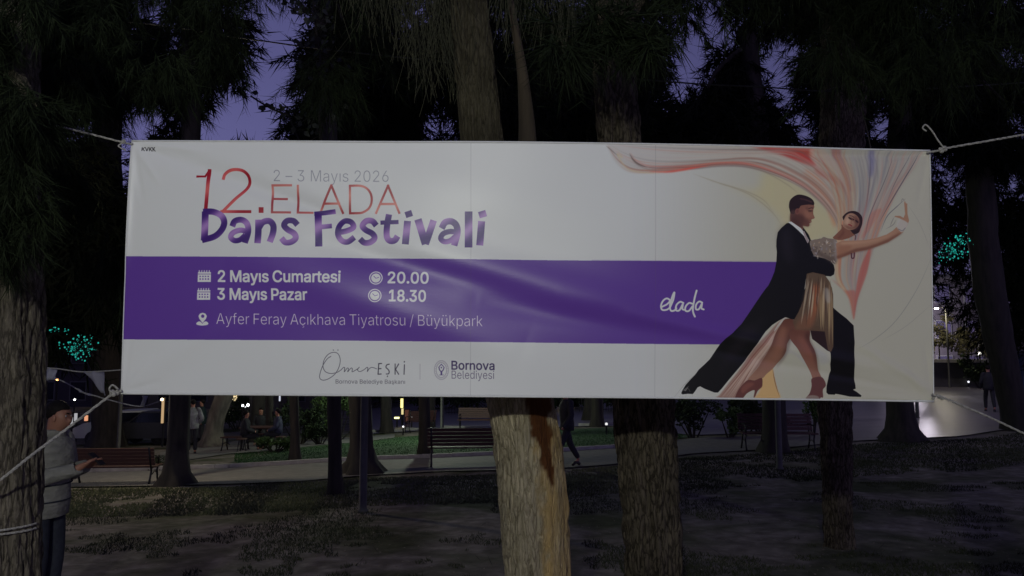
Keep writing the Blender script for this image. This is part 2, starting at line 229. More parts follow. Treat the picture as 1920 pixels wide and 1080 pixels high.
def paint_banner():
    global canvas
    rnd = np.random.RandomState(7)
    W = np.array([150., 150., 151.]); CREAM = np.array([136., 133., 122.])
    yy, xx = np.mgrid[0:TH, 0:TW]
    cx = TX0 + xx / TS                                            # metres on the cloth
    t = np.clip((cx - 0.55) / 0.9, 0, 1); t = (t * t * (3 - 2 * t))[..., None]
    canvas = W * (1 - t) + CREAM * t
    # --- the violet band
    VIO = (66, 40, 106)
    VB = [(200, 480.6), (400, 481.5), (700, 484), (1000, 487.5), (1300, 490), (1470, 491.5), (1400, 646), (1200, 644.5), (900, 641), (600, 638), (200, 636)]
    fill(VB, VIO)
    # --- flowing colour behind the dancers
    lower = C4([(110, 65), (150, 150), (220, 203), (330, 208), (470, 194), (600, 176), (720, 164), (850, 172), (960, 203), (1080, 250), (1180, 312), (1260, 385), (1310, 455), (1335, 525)])
    top = C4([(130, 62), (300, 64), (500, 68), (700, 72), (880, 74), (1050, 78), (1190, 82), (1260, 130), (1320, 190), (1370, 260), (1395, 330), (1400, 400), (1392, 470), (1385, 540)])
    fill(lower + top[::-1], (124, 112, 108), .34, 4, 3)
    fill(C4([(880, 62), (1190, 68), (1192, 130), (1215, 175), (1130, 150), (1010, 110), (930, 85)]), (138, 40, 36), .85, 5, 5)
    fill(C4([(1192, 72), (1260, 85), (1310, 130), (1345, 190), (1380, 280), (1350, 262), (1290, 220), (1215, 160), (1185, 120)]), (158, 132, 116), .7, 5, 4)
    fill(C4([(1300, 70), (1345, 75), (1365, 140), (1390, 210), (1410, 300), (1395, 300), (1350, 200), (1310, 120)]), (120, 55, 55), .7, 5, 4)
    fill(C4([(940, 205), (1080, 252), (1180, 314), (1260, 388), (1320, 470), (1330, 560), (1240, 560), (1180, 600), (1000, 500), (1040, 500), (1005, 430), (930, 370), (840, 315), (720, 280), (900, 300)]), (150, 138, 96), .48, 4, 16)
    fill(C4([(1170, 190), (1240, 240), (1300, 330), (1325, 420), (1315, 500), (1290, 440), (1250, 340), (1190, 270), (1150, 220)]), (152, 82, 52), .55, 5, 7)
    fill(C4([(1210, 170), (1270, 210), (1340, 235), (1395, 300), (1403, 380), (1390, 440), (1385, 360), (1350, 290), (1290, 250), (1220, 210)]), (140, 60, 52), .6, 5, 6)
    A = smooth(lower, 10); B = smooth(top, 10)
    sA = np.linspace(0, 1, 22)
    gA = np.stack([np.interp(sA, np.linspace(0, 1, len(A)), A[:, k]) for k in (0, 1)], 1)
    gB = np.stack([np.interp(sA, np.linspace(0, 1, len(B)), B[:, k]) for k in (0, 1)], 1)
    for i in range(120):
        f = rnd.rand() ** 1.5; wob = 2.5 * np.sin(sA * rnd.uniform(3, 9) + rnd.rand() * 6)
        a, b = sorted(rnd.uniform(0, 1, 2)); b = min(1, b + .25)
        k0, k1 = int(a * 21), max(int(a * 21) + 4, int(b * 21) + 1)
        P = (gA * (1 - f) + gB * f) + np.stack([wob * .3, wob], 1)
        col = [(104, 84, 76), (146, 140, 132), (84, 76, 76), (140, 76, 58), (148, 144, 136)][rnd.randint(5)]
        thread(P[k0:k1 + 1], rnd.uniform(.7, 4.5), col, rnd.uniform(.10, .42))
    for off, c, a in ((0, (110, 66, 62), .8), (-3, (160, 70, 60), .5), (4, (96, 78, 78), .5)):
        thread([(x, y + off) for x, y in C4([(230, 108), (260, 150), (330, 182), (430, 185), (560, 180), (690, 166), (820, 166), (940, 192), (1060, 236), (1160, 290), (1240, 360), (1300, 440)])], 2.2, c, a)
    thread(C4([(330, 205), (420, 206), (500, 196), (570, 184), (640, 175)]), 4, (165, 62, 52), .8)
    thread(C4([(150, 70), (190, 130), (160, 110), (220, 190), (340, 212), (420, 206)]), 2, (150, 132, 96), .6)
    thread(C4([(225, 105), (245, 140), (275, 165), (320, 183)]), 2.6, (70, 55, 50), .8)
    thread(C4([(100, 65), (130, 90), (165, 120)]), 2, (90, 76, 72), .8)
    for P in ([(650, 250), (760, 285), (860, 325), (940, 380), (1000, 440), (1030, 490)], [(860, 180), (960, 215), (1060, 270), (1130, 325)], [(700, 270), (820, 300), (930, 350), (990, 420)], [(560, 215), (690, 262), (800, 292)]):
        thread(C4(P), 1.6, (112, 102, 82), .6)
    # the fan that rises behind the woman
    tip = (1410, 988)
    Lg = C4([tip, (1385, 870), (1320, 780), (1318, 640), (1330, 520), (1325, 400), (1290, 260), (1225, 140), (1200, 70)])
    Rg = C4([tip, (1440, 850), (1490, 700), (1530, 570), (1580, 440), (1650, 300), (1720, 200), (1775, 110), (1800, 72)])
    Lg, Rg = smooth(Lg, 6), smooth(Rg, 6)
    fill(np.vstack([Lg, Rg[::-1]]), (112, 108, 108), .38, 0, 8)
    s2 = np.linspace(0, 1, len(Lg))
    for i in range(230):
        f = rnd.rand(); e = rnd.uniform(-.05, .05)
        ff = np.clip(f + e * s2 * 3 + .02 * np.sin(s2 * 9 + i), 0, 1)[:, None]
        P = Lg * (1 - ff) + Rg * ff
        a = rnd.uniform(0, .7); b = min(1, a + rnd.uniform(.25, .8))
        k0, k1 = int(a * (len(P) - 1)), int(b * (len(P) - 1))
        if k1 - k0 < 5: continue
        low = 1 - (a + b) / 2
        if f < .3: pal = [(140, 88, 60), (146, 126, 96), (136, 72, 54), (134, 124, 106)]
        elif f < .72: pal = [(96, 92, 100), (122, 116, 120), (82, 80, 92), (146, 138, 134), (110, 98, 96)]
        else: pal = [(118, 112, 110), (134, 96, 88), (98, 92, 92), (138, 132, 124)]
        if low > .45: pal = pal + [(150, 62, 50), (160, 96, 62), (156, 138, 104)]
        thread(P[k0:k1 + 1], rnd.uniform(.7, 4.2), pal[rnd.randint(len(pal))], rnd.uniform(.1, .4), 0)
    r0_, r1_ = int(.04 * TH), int(.66 * TH); c0_, c1_ = int(.58 * TW), int(.98 * TW)
    reg = canvas[r0_:r1_, c0_:c1_]; soft = np.stack([box_blur(reg[..., k], 3)[:reg.shape[0], :reg.shape[1]] for k in range(3)], -1)
    wgt = .6 * (box_blur((np.abs(reg - soft).sum(-1) < 90).astype(float), 2) > -1)[..., None]; lim_ = np.s_[6:-6, 6:-6]; reg[lim_] = (reg * (1 - wgt) + soft * wgt)[lim_]
    fill(VB, VIO)
    fill(C4([tip, (1430, 880), (1480, 740), (1502, 620), (1498, 600), (1450, 700), (1425, 800), (1415, 900)]), (140, 62, 56), .6, 4, 2)
    fill(C4([tip, (1385, 880), (1340, 810), (1290, 770), (1360, 830), (1400, 830), (1420, 850)]), (138, 64, 56), .5, 4, 3)
    fill(C4([(1450, 560), (1490, 520), (1560, 410), (1540, 400), (1500, 430), (1470, 500)]), (140, 84, 74), .5, 4, 3)
    fill(C4([(1500, 68), (1530, 70), (1525, 190), (1500, 230)]), (70, 68, 112), .45, 3, 5)
    for P, w, a in (([(1775, 90), (1720, 180), (1660, 280), (1600, 380), (1550, 470)], 2.2, .8), ([(1690, 345), (1640, 390), (1590, 440), (1555, 520)], 1.6, .7), ([(1740, 80), (1650, 230), (1590, 360)], 1.5, .6),
                    ([(1640, 85), (1580, 250), (1500, 430), (1470, 560)], 1.8, .6), ([(1510, 90), (1500, 250), (1480, 400)], 2, .5)):
        thread(C4(P), w, (72, 68, 74), a)
    thread([(1752, 470), (1720, 540), (1680, 600), (1640, 635), (1605, 655)], 1.1, (100, 98, 96), .7)
    thread([(1752, 565), (1700, 610), (1650, 640)], .9, (110, 106, 102), .6)
    thread([(1700, 380), (1725, 420), (1745, 470)], 1, (112, 108, 104), .5)
    # lines and veils at the bottom
    for d in (0, 5, 11, 18): thread([(1262 + d * 2, 748), (1290 + d, 715), (1330 + d, 680), (1372, 640)], 1.1, (104, 102, 98), .6)
    veil = C8([(1040, 268), (960, 330), (880, 420), (780, 520), (700, 640), (600, 780), (520, 880), (440, 985), (410, 1012), (600, 1012), (650, 900), (740, 790), (830, 680), (920, 500), (1000, 340)])
    fill(veil, (112, 84, 76), .85, 4, 2)
    for i in range(46):
        f = rnd.rand()
        P = C8([(1030 - 30 * f, 290 + 40 * f), (900 + 20 * f, 430 + 60 * f), (790 + 50 * f, 560 + 60 * f), (640 + 90 * f, 760 + 20 * f), (430 + 190 * f, 1005)])
        thread(P, rnd.uniform(1, 4), [(98, 58, 52), (146, 124, 112), (116, 84, 76), (150, 136, 126)][rnd.randint(4)], rnd.uniform(.2, .6))
    fill(C8([(1040, 268), (1000, 300), (950, 370), (940, 400), (1000, 330)]), (140, 138, 132), .9, 3)
    fill(C8([(920, 735), (935, 820), (960, 920), (990, 1014), (770, 1014), (800, 960), (820, 880), (830, 820)]), (158, 124, 82), .9, 4, 3)
    thread(C8([(925, 735), (938, 820), (960, 910), (995, 1014)]), 2, (118, 80, 44), .9)
    fill(C8([(1120, 590), (1200, 640), (1240, 720), (1100, 600), (1000, 640), (1050, 560)]), (128, 124, 128), .5, 4, 4)
    fill(C8([(1310, 560), (1400, 600), (1440, 680), (1350, 690)]), (126, 124, 128), .5, 4, 6)
    # --- her legs
    g1 = lambda top_, bot_, y0, y1: (lambda xs, ys: np.array(top_, float) + (np.array(bot_, float) - np.array(top_, float)) * np.clip(((TZ1 - ys / TS) - y0) / (y1 - y0), 0, 1)[..., None])
    zt, zb = at(1500, 600, BAN_Y)[2], at(1500, 735, BAN_Y)[2]
    legA = C8([(1040, 285), (1110, 290), (1150, 330), (1120, 400), (1080, 470), (1050, 520), (1038, 590), (1010, 645), (940, 730), (870, 790), (822, 835), (700, 850), (740, 790), (800, 720), (850, 640), (890, 560), (925, 480), (955, 410), (995, 340)])
    fill(legA, g1((76, 45, 38), (126, 95, 80), zt, zb), 1, 4)
    fill(C8([(1000, 360), (1050, 380), (1010, 520), (960, 640), (880, 730), (850, 740), (920, 640), (960, 500)]), (112, 74, 60), .7, 4, 8)
    fill(C8([(1090, 400), (1120, 400), (1060, 540), (1030, 640), (960, 730), (1010, 630), (1040, 530)]), (48, 28, 28), .6, 4, 6); fill(C8([(1000, 350), (960, 430), (900, 580), (830, 700), (760, 800), (850, 650), (920, 500), (960, 400)]), (60, 34, 32), .5, 4, 5)
    shoeA = C8([(700, 845), (760, 850), (825, 825), (833, 880), (826, 912), (790, 945), (765, 1000), (752, 1003), (762, 945), (740, 942), (690, 970), (645, 1018), (585, 1018), (600, 960), (640, 900)])
    fill(shoeA, (76, 44, 42), 1, 3)
    fill(C8([(640, 920), (700, 870), (760, 880), (700, 930), (650, 970)]), (110, 68, 58), .5, 3, 3)
    legB = C8([(1090, 395), (1180, 375), (1262, 385), (1262, 480), (1298, 560), (1320, 640), (1342, 740), (1372, 830), (1300, 860), (1290, 830), (1268, 760), (1220, 680), (1178, 615), (1140, 550), (1083, 465)])
    fill(legB, g1((74, 42, 36), (120, 87, 74), zt, zb), 1, 4)
    fill(C8([(1150, 450), (1220, 470), (1280, 600), (1310, 720), (1280, 700), (1210, 590)]), (104, 64, 54), .7, 4, 8)
    fill(C8([(1262, 400), (1262, 480), (1300, 560), (1330, 680), (1350, 780), (1320, 700), (1270, 560), (1220, 440)]), (46, 26, 27), .6, 4, 6)
    fill(C8([(1280, 845), (1300, 825), (1370, 815), (1405, 855), (1415, 900), (1388, 935), (1392, 1004), (1372, 1006), (1350, 1030), (1300, 1050), (1225, 1040), (1235, 1010), (1268, 965), (1284, 900)]), (76, 46, 46), 1, 3)
    fill(C8([(1225, 1040), (1240, 1000), (1290, 985), (1350, 1000), (1345, 1050), (1230, 1055)]), (110, 98, 92), .8, 3, 1)
    # --- front trouser leg and coat of the man
    BLK = (11, 10, 13)
    fill(C8([(1440, 160), (1475, 180), (1530, 228), (1600, 282), (1665, 345), (1674, 500), (1672, 700), (1680, 850), (1691, 925), (1665, 935), (1700, 955), (1742, 988), (1738, 1001), (1640, 999), (1560, 982), (1504, 972), (1500, 981), (1440, 979), (1421, 960), (1422, 900), (1440, 820), (1460, 760), (1450, 700), (1450, 600), (1440, 560)]), BLK)
    fill(C8([(1265, 380), (1300, 340), (1440, 380), (1470, 560), (1455, 590), (1420, 575), (1340, 510), (1285, 468)]), (34, 22, 24))
    coat = C7([(172, 385), (120, 430), (88, 470), (76, 540), (74, 600), (80, 650), (75, 740), (58, 830), (30, 900), (0, 962)]) + C8([(865, 0), (820, 62), (760, 152), (700, 242), (640, 330), (560, 410), (490, 465), (440, 520), (395, 590), (350, 655), (300, 705), (250, 750), (215, 800), (170, 845), (130, 890), (100, 940), (88, 968), (100, 979), (150, 973), (195, 976), (215, 950), (238, 915), (262, 904), (300, 925), (350, 945), (395, 962), (425, 962), (460, 925), (520, 850), (600, 755), (680, 660), (740, 570), (800, 480), (860, 400), (920, 340), (980, 300), (1040, 268), (1090, 285), (1140, 295), (1165, 220), (1205, 110), (1222, 0)]) + \
        C7([(330, 1000), (345, 900), (368, 850), (440, 850), (520, 872), (572, 876), (602, 858), (609, 815), (600, 770), (572, 738), (520, 712), (470, 700), (425, 690), (400, 640), (400, 560), (372, 490), (320, 420), (250, 380)])
    fill(coat, BLK)
    fill(C7([(130, 450), (200, 430), (230, 600), (220, 760), (150, 700), (110, 560)]), (24, 21, 27), .8, 4, 14)
    fill(C8([(640, 380), (760, 330), (860, 250), (760, 420), (640, 560), (520, 700), (420, 800)]), (22, 18, 24), .7, 4, 14)
    fill(C8([(100, 940), (160, 900), (130, 950)]), (90, 88, 86), .7); stroke(C8([(120, 950), (150, 925), (170, 955)]), .7, (110, 105, 100), .7)
    fill(C7([(420, 560), (520, 600), (600, 700), (560, 690), (480, 650)]), (30, 24, 30), .0)
    # --- skirt
    fill(C8([(1235, -130), (1290, -145), (1400, -120), (1442, -60), (1465, 0), (1476, 60), (1478, 300), (1480, 540), (1455, 588), (1430, 570), (1400, 400), (1390, 400), (1275, 392), (1130, 382), (1108, 310), (1160, 220), (1205, 110), (1222, 0)]), (70, 54, 43), .97)
    fill(C8([(1290, -20), (1350, -10), (1345, 150), (1310, 260), (1270, 330), (1230, 340), (1290, 150)]), (128, 68, 44), .8, 4, 8)
    fill(C8([(1230, 230), (1300, 200), (1300, 330), (1250, 380), (1130, 380), (1160, 300)]), (94, 62, 48), .7, 4, 6)
    for i in range(70):
        f = rnd.rand(); xs = 1235 + 225 * f; xe = 1130 + 350 * f
        y0 = -130 + 200 * rnd.rand(); y1 = y0 + rnd.uniform(100, 420); y1 = min(y1, 390 if f < .7 else 560)
        P = C8([(xs + (xe - xs) * (y + 130) / 600, y) for y in np.linspace(y0, y1, 4)])
        thread(P, rnd.uniform(.8, 3), [(140, 122, 100), (62, 46, 38), (112, 90, 68), (150, 138, 122), (44, 32, 30)][rnd.randint(5)], rnd.uniform(.25, .65))
    for x in (1355, 1375, 1430, 1460): thread(C8([(x, 0), (x + 5, 200), (x + 12, 390 if x < 1400 else 520)]), 3.4, (132, 112, 84), .6)
    fill(C8([(1400, 0), (1440, 20), (1450, 120), (1425, 140), (1400, 80)]), (136, 132, 130), .5, 4, 3)
    # --- bodice
    fill(C7([(380, 560), (410, 538), (480, 530), (510, 512), (550, 525), (625, 540), (632, 600), (628, 700), (612, 760), (572, 738), (520, 712), (470, 700), (425, 690), (400, 640)]), (98, 86, 78), 1, 3)
    fill(C7([(400, 640), (520, 712), (612, 760), (628, 700), (560, 690), (460, 640), (400, 600)]), (66, 54, 50), .7, 3, 5)
    for i in range(90):
        x, y = rnd.uniform(390, 620), rnd.uniform(535, 740)
        if y > 690 and x < 560: continue
        a = rnd.uniform(-1, 2.2); l = rnd.uniform(10, 45)
        thread(C7([(x, y), (x + l * math.cos(a) * .5, y + l * math.sin(a) * .5 + 5), (x + l * math.cos(a), y + l * math.sin(a))]), rnd.uniform(1, 3.2), [(160, 150, 142), (84, 68, 60), (138, 116, 94), (108, 104, 112), (62, 50, 48)][rnd.randint(5)], rnd.uniform(.3, .7))
    fill(C7([(600, 545), (632, 560), (640, 700), (612, 735), (612, 640)]), (120, 112, 112), .5, 3, 2)
    # --- her arm, neck, head
    fill(C7([(680, 395), (674, 435), (622, 490), (594, 522), (650, 542), (740, 524), (805, 482), (765, 445)]), (98, 64, 52), 1, 3)
    fill(C7([(690, 430), (700, 480), (660, 525), (640, 520), (680, 470)]), (84, 50, 42), .7, 3, 3)
    arm = C7([(624, 572), (660, 556), (700, 547), (800, 546), (900, 540), (1000, 520), (1090, 490), (1150, 452), (1190, 412), (1212, 370), (1228, 352), (1205, 338), (1165, 327), (1168, 318), (1215, 318), (1247, 336), (1262, 300), (1254, 200), (1260, 178), (1270, 200), (1283, 205), (1284, 300), (1298, 360), (1286, 402), (1266, 432), (1242, 470), (1180, 512), (1100, 562), (1000, 600), (900, 634), (800, 652), (700, 692), (632, 716)])
    fill(arm, (126, 94, 76))
    fill(C7([(624, 690), (700, 660), (800, 622), (900, 606), (1000, 576), (1100, 536), (1200, 480), (1242, 468), (1180, 512), (1100, 562), (1000, 600), (900, 634), (800, 652), (700, 692), (632, 716)]), (80, 48, 40), .85, 0, 4)
    fill(C7([(660, 566), (800, 556), (900, 552), (1000, 532), (1100, 500), (1180, 444), (1200, 420), (1190, 436), (1100, 510), (1000, 545), (900, 566), (800, 575), (680, 590)]), (150, 118, 98), .6, 0, 4)
    fill(C7([(640, 600), (760, 590), (740, 640), (650, 690)]), (112, 74, 58), .6, 4, 5)
    fill(C7([(1195, 350), (1225, 348), (1284, 380), (1286, 402), (1262, 440), (1230, 470), (1196, 440), (1180, 410)]), (140, 136, 130), .9, 3, 1)
    stroke(C7([(1200, 440), (1235, 455), (1262, 430)]), 1.6, (98, 94, 96), .9)
    for P in ([(1260, 180), (1240, 160), (1225, 200)], [(1165, 322), (1140, 370), (1120, 420)], [(1180, 350), (1150, 400), (1080, 440)]): thread(C7(P), 1.3, (92, 84, 84), .7)
    fill(C7([(690, 350), (700, 310), (740, 280), (790, 272), (835, 288), (866, 330), (866, 390), (848, 440), (835, 470), (800, 486), (770, 470)]), (34, 22, 24), 1, 4)
    fill(C7([(702, 345), (725, 308), (765, 292), (808, 308), (836, 345), (838, 390), (815, 425), (780, 445), (740, 448), (705, 430), (684, 400)]), (124, 94, 78), 1, 4)
    fill(C7([(712, 345), (735, 320), (765, 325), (752, 370), (735, 400), (708, 395)]), (150, 122, 104), .8, 4, 5)
    fill(C7([(700, 400), (740, 440), (800, 436), (830, 400), (800, 415), (750, 418)]), (84, 54, 46), .7, 4, 4)
    fill(C7([(800, 310), (838, 350), (840, 392), (815, 428), (790, 440), (800, 400), (790, 350)]), (80, 50, 44), .8, 4, 4)
    fill(C7([(742, 326), (770, 332), (794, 350), (786, 362), (760, 352), (742, 340)]), (66, 40, 38), .75, 4, 3); fill(C7([(802, 352), (830, 366), (832, 384), (812, 378)]), (54, 33, 33), .8, 4, 3)
    stroke(C7([(745, 335), (765, 348), (785, 352)]), 2.6, (40, 24, 26)); stroke(C7([(808, 362), (826, 376)]), 2.4, (40, 24, 26))
    stroke(C7([(750, 316), (775, 320), (792, 332)]), 1.2, (52, 32, 30)); stroke(C7([(775, 350), (762, 380), (772, 388)]), 1.4, (112, 74, 60), .8)
    stroke(C7([(742, 398), (756, 402), (768, 410)]), 2.6, (104, 44, 46)); stroke(C7([(686, 370), (684, 395)]), 2.4, (146, 104, 84))
    stroke(C7([(795, 490), (803, 510), (800, 535)]), 1.6, (70, 50, 52)); stroke(C7([(762, 665), (765, 705), (785, 705), (790, 660)]), 2.4, (64, 34, 42))
    # --- his head
    fill(C7([(205, 285), (205, 375), (240, 405), (290, 450), (325, 440), (318, 412), (332, 411), (368, 418), (381, 403), (378, 388), (385, 382), (384, 372), (400, 366), (398, 355), (406, 348), (424, 342), (429, 332), (416, 300), (417, 262), (424, 214), (320, 200), (230, 235)]), (98, 64, 54), 1, 2)
    fill(C7([(290, 300), (340, 330), (330, 400), (300, 420), (240, 390), (210, 350), (215, 300)]), (56, 34, 32), .75, 3, 6)
    fill(C7([(340, 240), (400, 250), (400, 330), (360, 350), (335, 300)]), (118, 80, 65), .7, 3, 5)
    fill(C7([(345, 235), (372, 238), (372, 262), (350, 262)]), (60, 36, 34), .6, 4, 4); fill(C7([(370, 262), (396, 268), (392, 282), (372, 278)]), (44, 27, 28), .7, 4, 2)
    fill(C7([(335, 345), (365, 340), (385, 385), (372, 412), (335, 405)]), (64, 40, 38), .55, 4, 5); fill(C7([(402, 290), (424, 335), (408, 342), (398, 320)]), (118, 80, 66), .6, 3, 2)
    fill(C7([(212, 330), (262, 350), (320, 430), (300, 448), (240, 405), (206, 378)]), (52, 32, 32), .6, 4, 5)
    fill(C7([(192, 225), (200, 180), (230, 145), (275, 122), (330, 127), (385, 148), (420, 180), (424, 216), (380, 213), (330, 218), (300, 226), (285, 250), (252, 262), (240, 300), (210, 296), (196, 255)]), (30, 19, 22), 1, 3)
    fill(C7([(208, 280), (245, 262), (245, 330), (215, 330)]), (66, 46, 44), .7, 3, 3)
    fill(C7([(255, 255), (285, 252), (288, 285), (270, 305), (255, 290)]), (92, 56, 50), 1, 3)
    fill(C7([(262, 265), (278, 264), (276, 285), (266, 290)]), (78, 44, 42), .8, 3, 1)
    stroke(C7([(375, 250), (400, 244), (414, 246)]), 1.6, (44, 28, 28)); stroke(C7([(388, 272), (408, 272)]), 1.6, (44, 28, 30))
    stroke(C7([(378, 384), (398, 372)]), 1.4, (88, 44, 42)); stroke(C7([(300, 160), (350, 170), (400, 190)]), 3, (64, 42, 42), .6)
    fill(C7([(184, 376), (212, 370), (300, 430), (326, 462), (352, 500), (376, 545), (362, 570), (330, 505), (280, 455), (230, 410)]), (178, 168, 168))
    fill(C7([(318, 458), (334, 460), (352, 500), (376, 552), (364, 572), (336, 510)]), (118, 106, 106))
    # --- lettering
    def metal(c0, c1, k=.05, ph=0.0, kx=.02):
        a, b = np.array(c0, float), np.array(c1, float)
        def f(x, y):
            s = .5 + .5 * np.sin(y * k + x * kx + ph + 1.3 * np.sin(x * .013)); return a + (b - a) * (s ** 1.3)[..., None]
        return f
    text("2 – 3 Mayıs 2026", 512.5, 728.5, 339.6, 340.6, 19, (104, 103, 112), -.42)
    RED = metal((108, 10, 26), (150, 66, 66), .045, 2.2)
    stroke([(368, 330.8), (384, 330.4), (391, 317.5)], 4.2, RED, 1, 0, False); stroke([(391.3, 316), (389.8, 350), (386.3, 398)], 6.8, RED, 1, 0, False)
    stroke(C1([(788, 345), (800, 305), (840, 277), (895, 270), (948, 284), (982, 322), (986, 375), (955, 430), (880, 500), (790, 592)]), 5.6, RED, 1, 8, False)
    stroke(C1([(776, 588), (1006, 588)]), 5.6, RED, 1, 0, False); stroke(C1([(1079, 554), (1079, 597)]), 9, RED, 1, 0, False)
    ROS = metal((112, 40, 46), (150, 92, 86), .05, .5)
    es = [[(1160, 382), (1160, 598)], [(1152, 388), (1308, 388)], [(1160, 488), (1272, 488)], [(1152, 592), (1300, 592)],
          [(1352, 384), (1350, 598)], [(1342, 592), (1466, 592)], [(1512, 600), (1605, 382)], [(1600, 382), (1690, 600)], [(1548, 524), (1668, 524)],
          [(1742, 386), (1742, 600)], [(1936, 602), (2032, 384)], [(2026, 384), (2116, 602)], [(1972, 528), (2090, 528)]]
    for e in es: stroke(C1(e), 4.2, ROS, 1, 0, False)
    stroke(C1([(1734, 391), (1820, 391), (1870, 412), (1900, 455), (1905, 510), (1885, 560), (1840, 590), (1800, 596), (1734, 596)]), 4.2, ROS, 1, 6, False)
    PUR = metal((40, 14, 78), (116, 86, 134), .055, .2, .03)
    k2 = lambda P: C1([(x + 1520, y) for x, y in P])
    S = lambda P, w, sm=8: stroke(P, w * 1.05, PUR, 1, sm, False)
    S(C1([(664, 588), (662, 700), (658, 806)]), 12.2); S(C1([(646, 590), (720, 590), (782, 618), (806, 668), (788, 725), (735, 775), (640, 803)]), 11)
    S(C1([(866, 700), (885, 660), (935, 650), (975, 678), (985, 740), (962, 824)]), 10.5); S(C1([(978, 738), (925, 728), (872, 748), (856, 782), (884, 806), (925, 800), (965, 765)]), 9.5)
    S(C1([(1060, 648), (1060, 740), (1056, 826)]), 11.5); S(C1([(1062, 712), (1092, 668), (1140, 658), (1170, 692), (1168, 750), (1146, 816)]), 11)
    S(C1([(1350, 686), (1320, 656), (1275, 655), (1250, 688), (1278, 722), (1325, 750), (1338, 786), (1305, 815), (1262, 818), (1232, 786)]), 10.5)
    S(C1([(1500, 586), (1506, 700), (1510, 848)]), 12.5); S(C1([(1472, 600), (1550, 592), (1632, 582)]), 8.5); S(C1([(1510, 702), (1606, 692)]), 8.5, 0)
    S(C1([(1655, 742), (1722, 728), (1768, 700), (1748, 662), (1700, 655), (1662, 695), (1652, 755), (1680, 802), (1725, 812), (1776, 778)]), 10)
    S(k2([(420, 690), (390, 656), (345, 655), (315, 690), (340, 722), (390, 750), (408, 785), (375, 815), (330, 818), (298, 790)]), 10.5)
    S(k2([(516, 606), (502, 690), (500, 770), (522, 804), (560, 802), (582, 770)]), 11); S(k2([(452, 668), (588, 664)]), 7.5, 0)
    S(k2([(640, 612), (690, 596)]), 11, 0); S(k2([(656, 656), (640, 832)]), 12.3, 0)
    S(k2([(734, 644), (792, 832)]), 13.2, 0); S(k2([(852, 652), (792, 832)]), 12, 0)
    S(k2([(912, 712), (938, 668), (985, 660), (1022, 690), (1030, 750), (1006, 842)]), 11.5); S(k2([(1026, 742), (975, 736), (925, 752), (906, 788), (932, 812), (975, 806), (1014, 775)]), 9.5)
    S(k2([(1115, 586), (1114, 856)]), 13.6, 0); S(k2([(1192, 614), (1246, 598)]), 11.5, 0); S(k2([(1212, 658), (1198, 840)]), 12.5, 0)
    TXT = (176, 166, 190)
    text("2 Mayıs Cumartesi", 410, 639.5, 528.2, 529.6, 18.4, TXT, .8, 1, -6, 150); text("3 Mayıs Pazar", 408.5, 577, 561.3, 562.6, 18.4, TXT, .8, 1, -6, 150)
    text("20.00", 728, 803, 530.8, 531.4, 18.6, TXT, .8, 1, -4); text("18.30", 731, 798.5, 565, 565.6, 18.6, TXT, .8, 1, -4)
    text("Ayfer Feray Açıkhava Tiyatrosu / Büyükpark", 406, 905.5, 607.5, 612, 18.2, (158, 146, 178), -.38, 1, -8, 150)
    for dx, dy in ((0, 0), (-5, 107)):
        q = lambda P: C3([(x + dx, y + dy) for x, y in P])
        fill(q([(104, 98), (182, 98), (180, 156), (101, 156)]), TXT)
        stroke(q([(104, 109), (182, 109)]), 1.2, VIO, 1, 0, False)
        for i in range(5): stroke(q([(112 + 15 * i, 88), (111 + 15 * i, 98)]), 1.7, TXT)
        for r in range(2):
            for c in range(4): fill(q([(113 + 16 * c, 119 + 16 * r), (121 + 16 * c, 119 + 16 * r), (121 + 16 * c, 127 + 16 * r), (113 + 16 * c, 127 + 16 * r)]), VIO)
    for cx_, cy_ in ((1170, 133), (1166, 239)):
        ci = lambda r: C3([(cx_ + r * math.cos(a), cy_ + r * math.sin(a)) for a in np.linspace(0, 2 * math.pi, 33)[:-1]])
        fill(ci(40), TXT); fill(ci(34), VIO); fill(ci(28), TXT)
        stroke(C3([(cx_ - 14, cy_ - 12), (cx_, cy_ + 2), (cx_ + 18, cy_ - 4)]), 1.2, VIO, 1, 0, False)
    fill(C3([(92, 402), (108, 392), (128, 398), (150, 392), (164, 402), (160, 412), (128, 417), (96, 412)]), TXT, 1, 4)
    fill(C3([(128, 406), (106, 380), (101, 362), (110, 344), (130, 336), (150, 344), (158, 362), (152, 380)]), VIO, 1, 0)
    fill(C3([(129, 402), (109, 376), (104, 360), (113, 346), (130, 340), (147, 346), (155, 360), (150, 376)]), TXT, 1, 0)
    fill(C3([(130 + 10 * math.cos(a), 361 + 10 * math.sin(a)) for a in np.linspace(0, 6.28, 17)[:-1]]), VIO)
    # elada, brush script
    WH = (190, 182, 198)
    for P, w in (([(398, 918), (425, 904), (440, 886), (424, 874), (404, 886), (392, 912), (398, 934), (422, 934), (440, 922)], 3.3), ([(440, 922), (458, 880), (464, 842), (452, 866), (440, 910), (444, 938), (462, 938), (474, 926)], 3.3),
                 ([(512, 898), (494, 892), (474, 910), (472, 936), (490, 936), (508, 905), (506, 930), (520, 934)], 3.3), ([(560, 902), (542, 898), (524, 916), (522, 938), (540, 940), (560, 915)], 3.3), ([(582, 832), (572, 870), (562, 925), (564, 950), (572, 970)], 3.5),
                 ([(612, 896), (596, 890), (580, 906), (578, 930), (594, 930), (610, 902), (608, 926), (620, 932)], 3.3)):
        stroke(C4(P), w, WH)
    # municipal signature and logo
    INK = (42, 38, 52)
